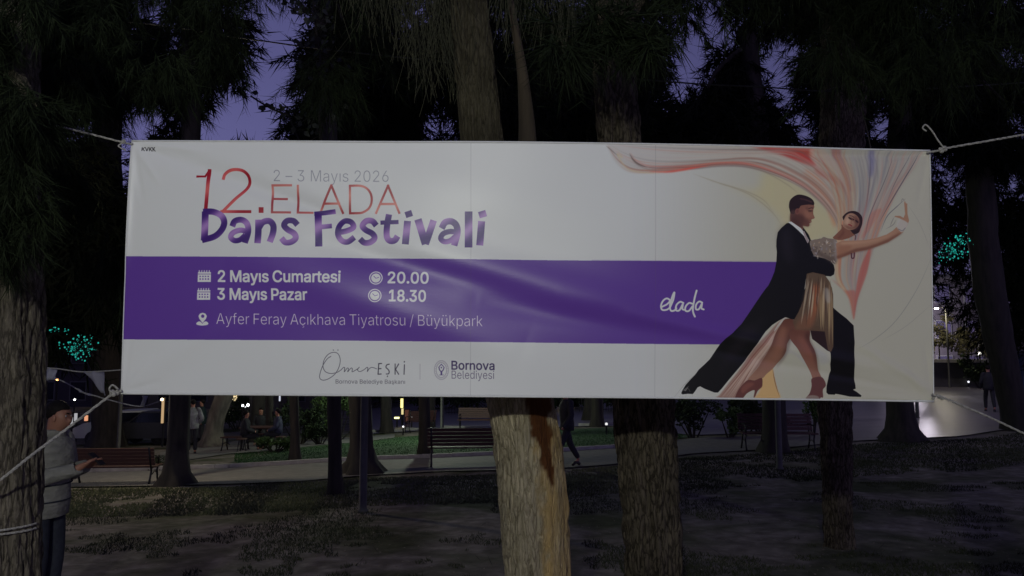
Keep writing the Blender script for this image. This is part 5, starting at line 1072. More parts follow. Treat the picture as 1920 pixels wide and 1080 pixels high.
# rope loops around the left trunk
def loop(label, py, dz, tilt):
    c = at(5, py, LY); pts = []; rr = 61 * LY / FPX + .008
    for k in range(15):
        a = -math.pi * .02 - math.pi * k / 14 ; pts.append((c[0] + rr * math.cos(a), LY + rr * math.sin(a), c[2] + tilt * math.cos(a) + dz))
    return rope(label, pts, .0052, group='rope turns round the left trunk')
loop('upper turn of white rope round the left trunk', 982, 0, .004); loop('lower turn of white rope round the left trunk', 987, 0, -.006)

# overhead cable
mb = MB(); pts = [at(x, y, Y) for x, y, Y in ((-60, 30, 9), (250, 42, 8.6), (460, 72, 8.2), (640, 96, 8), (960, 128, 8), (1290, 156, 8), (1430, 163, 8), (1545, 171, 8), (1700, 168, 8.2), (2000, 150, 9))]
mb.tube([tuple(p) for p in smooth(pts, 6)], .008, 6); tag(mb.build('overhead_cable', material('cable_rubber', (.01, .01, .01), .6)), 'thin black cable sagging between the trees above the banner', 'cable')
mb = MB(); mb.tube([tuple(p) for p in smooth([at(x, y, 7.6) for x, y in ((1540, 172), (1575, 163), (1600, 172), (1615, 200), (1630, 265), (1640, 330))], 6)], .006, 5)
tag(mb.build('vine', M_barkpale), 'thin bare vine looping down in front of the slim knotty trunk', 'vine')

# ------------------------------------------------------------------ lamps
def street_lamp(label, loc, H, power, col, lit=True, arm=0.0, rz=0.0, globe=.13, cone=None):
    root = thing('street_lamp', loc, label, 'street lamp', 'park lamps', rz)
    mb = MB(); mb.lathe((0, 0, 0), [(.085, 0), (.085, .05), (.062, .06), (.058, H * .5), (.05, H)], 14); mb.build('pole', M_pole, root, True)
    if arm: a = MB(); a.tube([(0, 0, H - .05), (arm * .5, 0, H + .06), (arm, 0, H + .02)], .025, 8); a.build('arm', M_pole, root, True)
    hd = MB(); hd.lathe((arm, 0, H), [(.05, .0), (.10, .03), (.16, .28), (.17, .30), (.06, .36), (.02, .38)] if not arm else [(.03, .06), (.16, .05), (.2, .02), (.2, .0), (.16, -.01)], 14); hd.build('lamp_cap', M_pole, root, True)
    gl = MB(); gl.ball((arm, 0, H + (.16 if not arm else -.05)), globe, 14, 10, (1, 1, 1 if not arm else .5))
    gl.build('globe', material('lamp_glass', (.8, .8, .8), .4, emit=col if lit else None, strength=14 if lit else 0), root, True)
    if lit:
        ld = bpy.data.lights.new('lamp_light', 'POINT'); ld.energy = power; ld.color = col; ld.shadow_soft_size = .10
        lo = bpy.data.objects.new('lamp_light', ld); lo.location = (arm, 0, H - (.18 if arm else -.16)); link(lo, root)
        if not arm:
            for c in root.children:
                if c.name.startswith('globe'): c.visible_shadow = True
            lo.location = (0, 0, H - .12); lo.location.x = .16
    return root
# the lamp whose light falls on the banner's front; it stands behind the photographer
street_lamp('tall park lamp behind the photographer lighting the banner', (-.9, -4.2, 0), 4.15, 820, (.93, .965, .86), True, arm=.5, rz=math.pi / 2)
p = G(316, 903); street_lamp('grey lamp post beside the dark trunk right of the left bench', p, 4.6 - p[2] * .2, 300, (1.0, .86, .62), True, arm=.6, rz=math.radians(-100))
p = G(680, 962); street_lamp('slim grey pole in front of the broad flared trunk', (p[0], p[1], p[2]), 4.3, 0, (1, 1, 1), False)
p = G(1462, 882); street_lamp('grey pole before the trunk at the right bench', p, 4.5, 0, (1, 1, 1), False)
p = G(1781, 728)
street_lamp('grey post standing in front of the lit hedge on the right', (p[0], p[1], p[2]), 5.2, 170, (1.0, .9, .66), True, arm=.6, rz=math.pi)
street_lamp('far plaza lamp mirrored in the shiny paving', (33.2, 61, ground_z(33, 60)), 4.0, 1900, (.95, .86, 1.0), True, globe=.16)
street_lamp('violet white lamp over the right plaza hidden behind the banner', (14.5, 27, ground_z(14.5, 27)), 5.2, 130, (.86, .80, 1.0), True, arm=.5)
street_lamp('plaza lamp behind the middle of the banner', (-2.5, 27, ground_z(-2.5, 27)), 4.8, 620, (.86, 1.0, .78), True, arm=.5, rz=math.pi)
street_lamp('lamp over the far left path beyond the bench', (-13.5, 26, ground_z(-13.5, 26)), 4.6, 85, (1.0, .85, .6), True, arm=.5)

# ------------------------------------------------------------------ bench
def bench(label, px, py, width, rz, k=1.0, backless=False):
    p = G(px, py); root = thing('park_bench', p, label, 'bench', 'park benches', rz); w = width / 2
    slat = None
    def add_slat(c, d, rx=0):
        nonlocal slat
        if slat is None:
            m_ = MB(); m_.box((0, 0, 0), (1, 1, 1)); slat = m_.build('slat', M_wood, root)
            o = slat
        else: o = slat.copy(); link(o, root)
        o.location = c; o.scale = d; o.rotation_euler = (rx, 0, 0)
    for i in range(5): add_slat((0, .04 + i * .095 * k, .44 * k), (width, .075 * k, .032))
    if not backless:
        for i in range(5): add_slat((0, -.035 - .022 * i, (.53 + .085 * i) * k), (width, .028, .074 * k), math.radians(14))
    for sx in (-1, 1):
        m_ = MB(); x = sx * (w - .09)
        m_.tube([(x, .46 * k, 0), (x, .40 * k, .12), (x, .36 * k, .28), (x, .42 * k, .41 * k)], [.024, .02, .02, .022], 7)
        m_.tube([(x, -.12 * k, 0), (x, -.03, .15), (x, .02, .30), (x, .0, .41 * k)], [.024, .02, .02, .022], 7)
        m_.tube([(x, .42 * k, .41 * k), (x, .2, .42 * k), (x, 0, .415 * k)], .018, 7); m_.tube([(x, .38 * k, .2), (x, .2, .27), (x, .0, .2)], .012, 6)
        if not backless:
            m_.tube([(x, 0, .41 * k), (x, -.06, .6 * k), (x, -.15, .93 * k)], .02, 7); m_.tube([(x, -.08, .64 * k), (x, .15, .66 * k), (x, .40 * k, .63 * k), (x, .44 * k, .55 * k), (x, .42 * k, .41 * k)], .018, 7)
        m_.build('leg_frame', M_iron, root, True)
    return root
bench('reddish wooden bench beside the man in the light jacket', 207, 912, 1.75, math.radians(4), .84)
bench('dark wooden bench in front of the plaza between the trunks', 872, 876, 1.75, math.radians(5))
bench('dark bench right of centre behind the slim trunk', 1455, 842, 1.9, math.radians(176))
bench('far bench on the pale plaza left of the centre tree', 897, 806, 1.7, math.radians(178))
bench('far bench on the plaza beside the yellow sign', 790, 810, 1.3, math.radians(30))
bench('low backless bench at the branch path', 437, 846, .9, 0, backless=True)

# picnic table of the seated group
p = G(486, 842); root = thing('table', p, 'small dark table where the group sits under the trees', 'table')
m_ = MB()
for i in range(5): pass
top_s = MB(); top_s.box((0, 0, .74), (1.2, .75, .04), bev=.006); top_s.build('tabletop', M_wood, root)
for sx in (-1, 1):
    for sy in (-1, 1): m_ = MB(); m_.tube([(sx * .5, sy * .3, 0), (sx * .48, sy * .28, .72)], .025, 6); m_.build('leg', M_iron, root)

# ------------------------------------------------------------------ people
def skin_mesh(name, verts, edges, mat, parent, sub=2):
    me = bpy.data.meshes.new('tmp'); me.from_pydata([v[:3] for v in verts], edges, [])
    o = bpy.data.objects.new('tmp', me); COL.objects.link(o)
    m = o.modifiers.new('s', 'SKIN'); m.use_smooth_shade = True
    for i, v in enumerate(verts):
        sv = me.skin_vertices[0].data[i]; r = v[3]; sv.radius = (r, r) if not isinstance(r, tuple) else r; sv.use_root = (i == 0)
    s = o.modifiers.new('u', 'SUBSURF'); s.levels = sub; s.render_levels = sub
    dg = bpy.context.evaluated_depsgraph_get(); dg.update(); nm = bpy.data.meshes.new_from_object(o.evaluated_get(dg))
    bpy.data.objects.remove(o); nm.name = name; nm.materials.clear(); nm.materials.append(mat)
    nm.polygons.foreach_set('use_smooth', [True] * len(nm.polygons)); q = bpy.data.objects.new(name, nm); return link(q, parent)
M_skin = material('skin', (.36, .17, .11), .55); M_hair = material('hair', (.006, .005, .005), .7, (.016, .013, .012), 60, .4, spec=.15)
M_dark = material('dark_cloth', (.012, .012, .016), .85, (.02, .02, .026), 20, .3); M_jean = material('dark_denim', (.015, .018, .03), .85, (.03, .035, .05), 30, .3)
M_shoe = material('shoe_leather', (.015, .012, .012), .5)
def person(label, loc, rz, jacket, trousers, pose='stand', scale=1.0, detail=False, extra=None):
    root = thing('person', loc, label, 'person', 'people in the park', rz); root.scale = (scale,) * 3
    sit = pose == 'sit'
    H = .0 if not sit else -.42
    P = dict(pelvis=(0, 0, .95 + H), spine=(.0, 0, 1.13 + H), chest=(.01, 0, 1.32 + H), neck=(.03, 0, 1.49 + H), jaw=(.055, 0, 1.57 + H), skull=(.045, 0, 1.655 + H), crown=(.035, 0, 1.70 + H))
    arms = {}; legs = {}
    for s in (-1, 1):
        sh = (.0, s * .17, 1.42 + H)
        if pose == 'phone': el = (.03, s * .24, 1.14); wr = (.28 if s < 0 else .24, s * .09, 1.20); hd = (.35, s * .06, 1.24)
        elif pose == 'walk': el = (.04 * s - .02, s * .25, 1.14); wr = (.18 * s, s * .24, .92); hd = (.23 * s, s * .23, .85)
        elif pose == 'pockets': el = (-.10, s * .27, 1.14); wr = (.04, s * .19, .98); hd = (.07, s * .17, .93)
        elif sit: el = (.06, s * .24, 1.16 + H); wr = (.28, s * .15, 1.05 + H); hd = (.35, s * .12, 1.04 + H)
        else: el = (-.02, s * .24, 1.14); wr = (.03, s * .24, .90); hd = (.05, s * .235, .82)
        arms[s] = (sh, el, wr, hd)
        hp = (0, s * .09, .90 + H)
        if pose == 'walk': kn = (.16 * s + .05, s * .09, .50); an = (.26 * s - (.05 if s < 0 else 0), s * .08, .10 + (.06 if s < 0 else 0)); to = (an[0] + .14, s * .09, .04 + (.0 if s > 0 else .01))
        elif sit: kn = (.42, s * .13, .50); an = (.42, s * .13, .09); to = (.56, s * .14, .04)
        else: kn = (.02, s * .10, .50); an = (-.01, s * .10, .09); to = (.13, s * .12, .035)
        legs[s] = (hp, kn, an, to)
    if pose == 'phone': P['jaw'] = (.09, 0, 1.555); P['skull'] = (.075, 0, 1.64); P['crown'] = (.05, 0, 1.685)
    v = [(*P['pelvis'], (.12, .085)), (*P['spine'], (.105, .075)), (*P['chest'], (.12, .08)), (*P['neck'], .052), (*P['jaw'], .066), (*P['skull'], .088), (*P['crown'], .062)]
    e = [(0, 1), (1, 2), (2, 3), (3, 4), (4, 5), (5, 6)]
    # nose, chin
    j = P['jaw']; v += [(j[0] + .085, 0, j[2] + .035, .013)]; e += [(4, 7)] if detail else []
    if not detail: v.pop()
    for s in (-1, 1):
        sh, el, wr, hd = arms[s]; b0 = len(v)
        v += [(*sh, .045), (*el, .038), (*wr, .028), (*hd, (.036, .02))]; e += [(2, b0), (b0, b0 + 1), (b0 + 1, b0 + 2), (b0 + 2, b0 + 3)]
        if detail:
            d = (Vector(hd) - Vector(wr)).normalized()
            for f in range(4):
                q0 = Vector(hd) + d * .03 + Vector((0, s * (.024 - .016 * f), .0)); q1 = q0 + d * (.035 - .004 * abs(f - 1.5)); q2 = q1 + Vector((.004, -s * .02, .018)); b1 = len(v)
                v += [(*q0, .0085), (*q1, .008), (*q2, .007)]; e += [(b0 + 3, b1), (b1, b1 + 1), (b1 + 1, b1 + 2)]
            q0 = Vector(hd) + Vector((-.01, -s * .03, .012)); q1 = q0 + Vector((.03, -s * .012, .02)); b1 = len(v); v += [(*q0, .010), (*q1, .009)]; e += [(b0 + 3, b1), (b1, b1 + 1)]
        hp, kn, an, to = legs[s]; b0 = len(v)
        v += [(*hp, .085), (*kn, .055), (*an, .038), (*to, .03)]; e += [(0, b0), (b0, b0 + 1), (b0 + 1, b0 + 2), (b0 + 2, b0 + 3)]
    skin_mesh('body', v, e, M_skin, root)
    # jacket: one closed shell, hem to collar, with the two sleeves
    jm = MB(); c0 = P['pelvis']; nk = P['neck']; rows = [(-.13, .128, .188), (-.125, .142, .20), (0, .148, .195), (.15, .145, .185), (.28, .15, .20), (.38, .145, .215), (.44, .125, .20), (.485, .10, .15), (.515, .078, .085), (.545, .070, .072), (.55, .055, .055)]
    if sit: rows = rows[2:]
    n = 20; V = []
    for dz, rx_, ry_ in rows:
        f = max(0, dz / .54); cx_ = c0[0] + (nk[0] - c0[0]) * f
        for k in range(n):
            a = 2 * math.pi * k / n; w = 1 + .03 * math.sin(a * 3 + dz * 22) * (dz < .4); V.append((cx_ + rx_ * w * math.cos(a), ry_ * w * math.sin(a), c0[2] + dz))
    F = [(i * n + k, i * n + (k + 1) % n, (i + 1) * n + (k + 1) % n, (i + 1) * n + k) for i in range(len(rows) - 1) for k in range(n)]
    jm.add(V, F + [tuple(range(n))[::-1], tuple((len(rows) - 1) * n + k for k in range(n))])
    for s in (-1, 1):
        sh, el, wr, hd = [Vector(q) for q in arms[s]]; up_ = sh + Vector((0, -s * .04, .0))
        jm.tube([tuple(q) for q in smooth([up_, sh, (sh + el) / 2, el, (el + wr) / 2, wr, wr + (hd - wr) * .25], 3)], [.070, .076, .078, .078, .076, .073, .072, .070, .068, .067, .066, .064, .061, .059, .057, .055, .053, .052, .050], 12)
    jm.build('jacket', jacket, root, True)
    v = [(*P['pelvis'], (.10, .10))]; e = []
    for s in (-1, 1):
        hp, kn, an, to = legs[s]; b0 = len(v); v += [(*hp, .092), (*kn, .078), (an[0], an[1], an[2] + .02, .06)]; e += [(0, b0), (b0, b0 + 1), (b0 + 1, b0 + 2)]
    skin_mesh('trousers', v, e, trousers, root)
    for s in (-1, 1):
        hp, kn, an, to = legs[s]; skin_mesh('shoe', [(an[0] - .04, an[1], .045, .042), (an[0] + .05, an[1], max(.045, an[2] - .04), .045), (to[0] + .03, to[1], .036, .034)], [(0, 1), (1, 2)], M_shoe, root, 1)
    c = P['crown']; k = P['skull']
    hm = MB(); hm.ball((k[0] - .032, 0, k[2] + .020), .098, 16, 12, (1.0, .86, .92))
    hm.v = [(x, y, z + (.02 * max(0, (x - k[0]) / .09) if z < k[2] + .05 and x > k[0] else 0)) for x, y, z in hm.v]; hm.build('hair', M_hair, root, True)
    if detail:
        for s in (-1, 1):
            eb = MB(); eb.ball((k[0] + .004, s * .083, k[2] - .035), .03, 8, 6, (.6, .3, 1)); eb.build('ear', M_skin, root, True)
            eb = MB(); eb.ball((k[0] + .068, s * .034, k[2] - .02), .010, 8, 6); eb.build('eye', material('eye_white', (.4, .38, .36), .3), root, True)
            eb = MB(); eb.tube([(k[0] + .088, s * .018, k[2] + .0), (k[0] + .086, s * .045, k[2] + .004)], .005, 5); eb.build('eyebrow', M_hair, root)
        eb = MB(); eb.tube([(j[0] + .066, -.022, j[2] - .012), (j[0] + .073, 0, j[2] - .010), (j[0] + .066, .022, j[2] - .012)], .006, 6); eb.build('lips', material('lips', (.3, .1, .08), .5), root, True)
    return root
M_olive = material('padded_jacket', (.20, .198, .17), .9, (.31, .305, .265), 9, 1.0, (1, 1, 2.2), bdist=.03)
px_, y_ = 90, 6.3
mp_ = (at(px_, 900, y_)[0], y_, ground_z(at(px_, 900, y_)[0], y_)); man = person('man in a pale olive padded jacket looking down at a phone beside the left trunk', mp_, math.radians(-4), M_olive, M_jean, 'phone', 1.02, True)
# quilting seams, collar, pocket of the jacket
sb = MB()
for zz in (1.22, 1.08, .95):
    ring = [(.156 * math.cos(a), .203 * math.sin(a), zz) for a in np.linspace(0, 2 * math.pi, 25)]; sb.tube(ring, .006, 5, False)
sb.build('seam', M_jean, man)
cb = MB(); cb.lathe((.02, 0, 1.44), [(.10, 0), (.088, .05), (.078, .075), (.07, .07), (.07, .0)], 18); cb.build('collar', M_olive, man, True)
ph = thing('phone', (mp_[0] + .40, mp_[1] - .01, mp_[2] + 1.30), 'dark phone held in the hands of the man in the olive jacket', 'phone', rz=math.radians(-4))
m_ = MB(); m_.box((0, 0, 0), (.012, .075, .15), ry=math.radians(-50), bev=.003); m_.build('phone_body', M_shoe, ph)
m_ = MB(); m_.box((-.0062, 0, .0048), (.002, .068, .135), ry=math.radians(-50)); m_.build('screen', material('screen', (.05, .05, .06), .2), ph)

M_patch = material('patterned_shirt', (.03, .035, .03), .8, (.4, .4, .39), 9, contrast=.9)
M_teal = material('dark_teal_cloth', (.008, .022, .026), .85)
M_blue = material('blue_jacket', (.012, .014, .035), .7, (.04, .045, .09), 6)
def pp(label, px, feet, rz, jk, trs, pose, sc_): return person(label, G(px, feet), rz, jk, trs, pose, sc_)
pp('dark clothed person walking past right of the centre tree', 1064, 878, math.radians(200), M_dark, M_dark, 'walk', 1.02)
pp('dark silhouetted man walking over the shiny plaza', 1857, 773, math.radians(70), M_dark, M_dark, 'walk', 1.0)
pp('person in a white patterned top standing by the dark trunk', 359, 852, math.radians(120), M_patch, M_dark, 'pockets', 1.0)
pp('tall person in dark teal standing behind the patterned top', 378, 836, math.radians(200), M_teal, M_dark, 'stand', 1.05)
pp('person in black seated at the left of the dark table', 458, 846, math.radians(20), M_dark, M_dark, 'sit', 1.0)
pp('person in black seated behind the dark table', 488, 834, math.radians(-80), M_dark, M_dark, 'sit', 1.05)
pp('person in a blue jacket seated right of the dark table', 521, 842, math.radians(190), M_blue, M_dark, 'sit', 1.0)
for (px, py, rz) in ((452, 848, 20), (489, 836, -80), (526, 844, 190)):
    p = G(px, py); st = thing('stool', p, {20: 'stool under the person left of the dark table', -80: 'stool under the person behind the dark table', 190: 'stool under the person in the blue jacket'}[rz], 'stool', 'stools of the seated group')
    m_ = MB(); m_.lathe((0, 0, .40), [(.17, 0), (.18, .02), (.17, .04)], 12); m_.build('seat', M_wood, st)
    for k in range(3): m_ = MB(); a = k * 2.094; m_.tube([(.16 * math.cos(a), .16 * math.sin(a), 0), (.09 * math.cos(a), .09 * math.sin(a), .4)], .014, 5); m_.build('leg', M_iron, st)

# ------------------------------------------------------------------ bushes
def bush(label, px, py, w, h, seed, mat=None, per=240, size=.10, name='bush', dpt=None):
    p = G(px, py); rs = random.Random(seed); Y = p[1]; W = w * Y / FPX; Hh = h * Y / FPX
    root = thing(name, p, label, 'bush', 'bushes round the lawn')
    cl = [(rs.uniform(-.5, .5) * W * .8, rs.uniform(-.4, .4) * W * .5, Hh * rs.uniform(.25, .78), W * rs.uniform(.13, .24), Hh * rs.uniform(.18, .26)) for _ in range(9)]
    o = leaves('foliage', cl, mat or M_bush, root, per, size, seed, .6)
    m_ = MB()
    for c in cl: m_.tube([(c[0] * .2, c[1] * .2, 0), (c[0] * .6, c[1] * .6, c[2] * .5), (c[0], c[1], c[2])], [.03, .02, .01], 5)
    m_.build('stem', M_barkfar, root)
    return root
bush('tall green bush left of the flared trunk', 632, 826, 90, 92, 1)
bush('tall green bush right of the seated group', 560, 834, 80, 98, 2, M_bushdark)
bush('low bright leafed plant beside the branch path', 515, 848, 66, 30, 3, per=160)
bush('large dark bush under the dancers on the banner', 1300, 822, 110, 84, 4, M_bushdark)
bush('green lit bush left of the right bench', 1368, 822, 66, 60, 5)
bush('pale leafed shrub between the right bench and the slim trunk', 1525, 818, 44, 76, 6, M_bush, 110)
bush('low clipped bush at the far left of the flared trunk', 600, 834, 60, 40, 7, M_bushdark)
bush('dark hedge clump beyond the branch path', 445, 806, 110, 70, 8, M_bushdark, size=.16)
bush('dark bush behind the bench on the right', 1430, 812, 120, 72, 9, M_bushdark, size=.14)
bush('dark shrub right of the plaza post', 1840, 728, 90, 60, 10, M_bushdark, size=.2)
for k, (px, lab) in enumerate(((1180, 'bush between the second trunk and the dark hedge'), (1040, 'dark bush far behind the centre tree'), (930, 'dark bush far behind the pale plaza bench'), (830, 'dark bush behind the far plaza bench'), (690, 'dark bush behind the broad flared trunk'))):
    bush(lab, px, 770 - k * 1.0, 170, 60, 20 + k, M_bushdark, 260, .3)

# retaining wall with ledge and lit hedge at the right
wx0, wx1, wy = 25.2, 38.0, G(1800, 727)[1] + .4
wz = ground_z(28, wy); r_ = thing('retaining_wall', ((wx0 + wx1) / 2, wy, wz), 'low dark retaining wall with a pale ledge behind the plaza', 'wall')
M_wall = material('wall_render', (.05, .048, .05), .85, (.085, .08, .08), 2, .3); zt = at(1800, 680, wy)[2] - wz
m_ = MB(); m_.box((0, .2, zt / 2), (wx1 - wx0, .4, zt)); m_.build('wall_face', M_wall, r_)
m_ = MB(); m_.box((0, .12, zt + .12), (wx1 - wx0 + .2, .75, .24), bev=.02); m_.build('ledge', material('ledge_stone', (.26, .25, .24), .8, (.36, .35, .33), 3, .2), r_)
M_bushlit = material('bush_leaf_lit', (.07, .07, .035), .6, (.22, .20, .12), 2.5, spec=.3)  # warm lamp light on the leaves, put into a paler colour
for k, (px, w, h, lab) in enumerate(((1762, 60, 92, 'warmly lit hedge above the wall beside the banner edge'), (1815, 60, 66, 'lit shrub above the wall right of the post'), (1860, 50, 60, 'dim shrub above the wall near the leaning trunk'))):
    x, y, z = at(px, 675, wy + .9); rs = random.Random(60 + k); sc_ = y / FPX
    rt = thing('hedge', (x, y, wz + zt + .22), lab, 'hedge', 'shrubs on top of the wall')
    cl = [(rs.uniform(-.5, .5) * w * sc_, rs.uniform(-.2, .5), rs.uniform(.15, .95) * h * sc_, .45, .4) for _ in range(12)]
    leaves('foliage', cl, M_bushlit, rt, 170, .17, 60 + k, .5); m_ = MB(); m_.tube([(0, 0, 0), (0, 0, 1.2)], .05, 6); m_.build('stem', M_barkfar, rt)
# blue recycling container at the extreme right
p = G(1934, 745); r_ = thing('container', p, 'dark blue container half hidden at the right edge', 'container')
m_ = MB(); m_.box((0, 0, 1.15), (1.3, .9, 2.1), bev=.04); m_.build('container_body', material('blue_paint', (.02, .035, .11), .5), r_)
m_ = MB(); m_.box((0, 0, 2.28), (1.36, .96, .12), bev=.03); m_.build('lid', material('blue_paint_lid', (.015, .02, .06), .5), r_)
for sx in (-1, 1): m_ = MB(); m_.box((sx * .5, 0, .05), (.12, .7, .1)); m_.build('foot', M_iron, r_)

# railing beyond the plaza
for (xa, xb, py, lab) in ((836, 926, 772, 'thin dark railing left of the centre tree'), (1086, 1160, 768, 'thin dark railing right of the centre tree')):
    a = Vector(G(xa, py + 6)); b_ = Vector(G(xb, py + 4)); r_ = thing('railing', a, lab, 'railing', 'railings at the plaza')
    d = b_ - a
    m_ = MB(); m_.tube([(0, 0, 1.0), d + Vector((0, 0, 1.0))], .03, 6); m_.build('top_rail', M_iron, r_); m_ = MB(); m_.tube([(0, 0, .15), d + Vector((0, 0, .15))], .02, 6); m_.build('bottom_rail', M_iron, r_)
    n = 16; first = None
    for i in range(n + 1):
        if first is None: m_ = MB(); m_.tube([(0, 0, 0), (0, 0, 1.0)], .015, 5); first = m_.build('baluster', M_iron, r_); o = first
        else: o = first.copy(); link(o, r_)
        o.location = d * (i / n)

# ------------------------------------------------------------------ buildings, signs and small far lights
def emis(name, col, s): return material(name, (.02, .02, .02), .5, emit=col, strength=s)
M_facade = [material('facade_plaster', (.045, .04, .05), .9, (.07, .062, .07), .8, .2), material('facade_stone', (.08, .072, .06), .9, (.12, .105, .09), .8, .2), material('facade_dark', (.03, .03, .036), .9, (.05, .05, .055), .8, .2)]
M_glassd = material('window_glass', (.01, .012, .02), .15); M_frame = material('window_frame', (.12, .12, .12), .6)
M_warm = emis('window_lit', (1, .78, .42), 1.1); M_cool = emis('shop_lit', (.75, .85, 1.0), .5)
def building(label, x0, x1, y, h, mi, seed, lit=.15):
    rs = random.Random(seed); cx = (x0 + x1) / 2; gz = ground_z(cx, 40) - .3
    r_ = thing('building', (cx, y, gz), label, 'building', 'buildings beyond the park'); w = x1 - x0
    m_ = MB(); m_.box((0, 4, h / 2), (w, 8, h)); m_.build('wall', M_facade[mi], r_)
    m_ = MB(); m_.box((0, 3.9, h + .15), (w + .5, 8.6, .3)); m_.build('roof', M_facade[2], r_)
    fr = None; gl = {}
    for s_ in range(int(h // 3)):
        for i in range(int(w // 2.6)):
            x = -w / 2 + 1.5 + i * 2.6; z = 1.6 + s_ * 3
            if fr is None: m_ = MB(); m_.box((0, -.04, 0), (1.4, .12, 1.6)); fr = m_.build('window', M_frame, r_); f = fr
            else: f = fr.copy(); link(f, r_)
            f.location = (x, 0, z)
            mt = M_warm if rs.random() < lit else M_glassd
            if mt not in gl: m_ = MB(); m_.box((0, -.11, 0), (1.2, .03, 1.4)); g_ = m_.build('pane', mt, f); gl[mt] = g_
            else: g_ = gl[mt].copy(); link(g_, f)
    return r_
building('long dark apartment block at the far left beyond the park', -58, -30, 62, 9, 0, 1, .06)
building('pale stone building behind the seated group', -29, -14, 60, 9, 1, 2, .08)
building('dark shop building behind the yellow sign', -13, 6, 62, 9, 0, 3, .05)
building('dark block behind the second trunk', 7, 24, 60, 9.5, 2, 4, .04)
building('dark block beyond the plaza and the wall', 25, 48, 64, 9, 0, 5, .04)
building('dark block at the far right edge', 49, 75, 66, 9, 2, 6, .05)

def sign(name, label, px, py, Y, w, h, mat, cat='sign', post=True, board=M_iron):
    x, y, z = at(px, py, Y); gz = ground_z(x, y); W = w * Y / FPX; Hh = h * Y / FPX
    r_ = thing(name, (x, y, gz), label, cat)
    m_ = MB(); m_.box((0, 0, z - gz), (W, .10, Hh), bev=.01); m_.build('lit_panel', mat, r_)
    m_ = MB(); m_.box((0, .09, z - gz), (W + .08, .08, Hh + .08)); m_.build('housing', board, r_)
    if post: m_ = MB(); m_.tube([(0, .09, 0), (0, .09, z - gz)], .04, 6); m_.build('post', M_iron, r_)
    return r_
Y1 = 44
tube = sign('light_tube', 'upright warm lit tube on a post right of the green sign', 305, 770, 30, 3.2, 46, emis('tube_lit', (1, .66, .34), .5), 'lamp')
x, y, z = at(305, 749, 29.9); m_ = MB(); m_.ball((0, -.1, z - tube.location.z), .055, 10, 8); m_.build('lamp_head', emis('head_lit', (1, .85, .6), 5), tube, True)
# green cross shaped pharmacy style sign
x, y, z = at(290, 782, 42); gz = ground_z(x, y); r_ = thing('green_sign', (x, y, gz), 'small glowing green cross sign at the left beyond the bench', 'sign')
m_ = MB(); m_.box((0, 0, z - gz), (.12, .1, .36), ry=.35); m_.box((0, -.012, z - gz), (.36, .1, .12), ry=.35); m_.build('lit_cross', emis('green_lit', (.05, 1, .12), 4), r_); m_ = MB(); m_.tube([(0, .08, 0), (0, .08, z - gz)], .04, 6); m_.build('post', M_iron, r_)
sign('poster_panel', 'dim peach lit panel left of the green sign', 281, 790, 43, 9, 22, emis('peach_lit', (1, .6, .4), .16), 'sign')
sign('yellow_sign', 'tall bright yellow lit sign seen below the banner', 753.5, 756, 40, 4.5, 17, emis('yellow_lit', (1, .88, .30), 1.6))
sign('yellow_sign', 'short dimmer yellow lit panel under the tall yellow sign', 754.5, 771.5, 40, 3.6, 11, emis('yellow_lit2', (.9, .75, .36), .9))
sign('yellow_sign', 'small horizontal yellow lit sign left of the tall one', 744, 783.5, 38, 9, 3, emis('yellow_lit3', (1, .95, .4), 2.4))
sign('lit_doorway', 'dim red brown lit shopfront right of the yellow signs', 763, 779, 41, 7, 20, emis('brown_lit', (1, .35, .22), .07), 'doorway')
sign('strip_light', 'short bluish strip light left of the yellow sign', 732, 758, 40, 2.2, 13, emis('blue_strip', (.7, .72, 1), .45), 'lamp')
sign('strip_light', 'short white strip light above the tall bush', 524.5, 746, 34, 2.0, 12, emis('white_strip', (.8, .84, 1), .7), 'lamp')
sign('lit_window', 'dim greenish lit window between the pale trunks', 430, 775, 44, 5, 17, emis('green_win', (.75, .8, .55), .22), 'window')
sign('lit_window', 'low wide lit window left behind the bench', 246, 824, 36, 12, 4, emis('low_win', (.9, .9, .85), .35), 'window')
sign('shop_sign', 'small flame coloured lit sign above the rope at left', 161.5, 784, 34, 5, 10, emis('flame_lit', (1, .45, .25), .8))
sign('shop_sign', 'white lit letters sign left above the bench', 142, 782, 34, 4, 14, emis('white_sign', (.85, .85, .9), .45))
sign('shop_sign', 'second white lit sign left of the first', 134, 789, 34, 4, 12, emis('white_sign2', (.85, .85, .9), .4))
def globe_light(label, px, py, Y, r, col, s):
    x, y, z = at(px, py, Y); gz = ground_z(x, y); r_ = thing('globe_lamp', (x, y, gz), label, 'lamp', 'small far lamps')
    m_ = MB(); m_.ball((0, 0, z - gz), r * Y / FPX, 10, 8); m_.build('globe', emis('globe_lit', col, s), r_, True)
    m_ = MB(); m_.tube([(0, 0, 0), (0, 0, z - gz - r * Y / FPX * .8)], .03, 6); m_.build('post', M_iron, r_)
globe_light('small orange red light above the man in the olive jacket', 107.5, 711.5, 30, 2.2, (1, .42, .12), 9)
globe_light('small white lamp beyond the bunting', 140, 749.5, 34, 1.8, (1, 1, .95), 5)
globe_light('right bulb of the pair of white globe lamps', 465, 759.5, 30, 2.6, (.95, 1, 1), 6)
globe_light('left bulb of the pair of white globe lamps', 455, 760.5, 30.1, 2.3, (.95, 1, 1), 3)
globe_light('third faint bulb below the pair of globe lamps', 460, 763, 30.2, 1.4, (.95, 1, 1), 1.2)
globe_light('bright small lamp on the wall at the right', 1836, 663, wy - .2, 3.0, (1, .96, .85), 7)
globe_light('faint low lamp under the ledge at the right', 1816, 716, wy - .2, 1.8, (.9, .9, 1), 1.5)
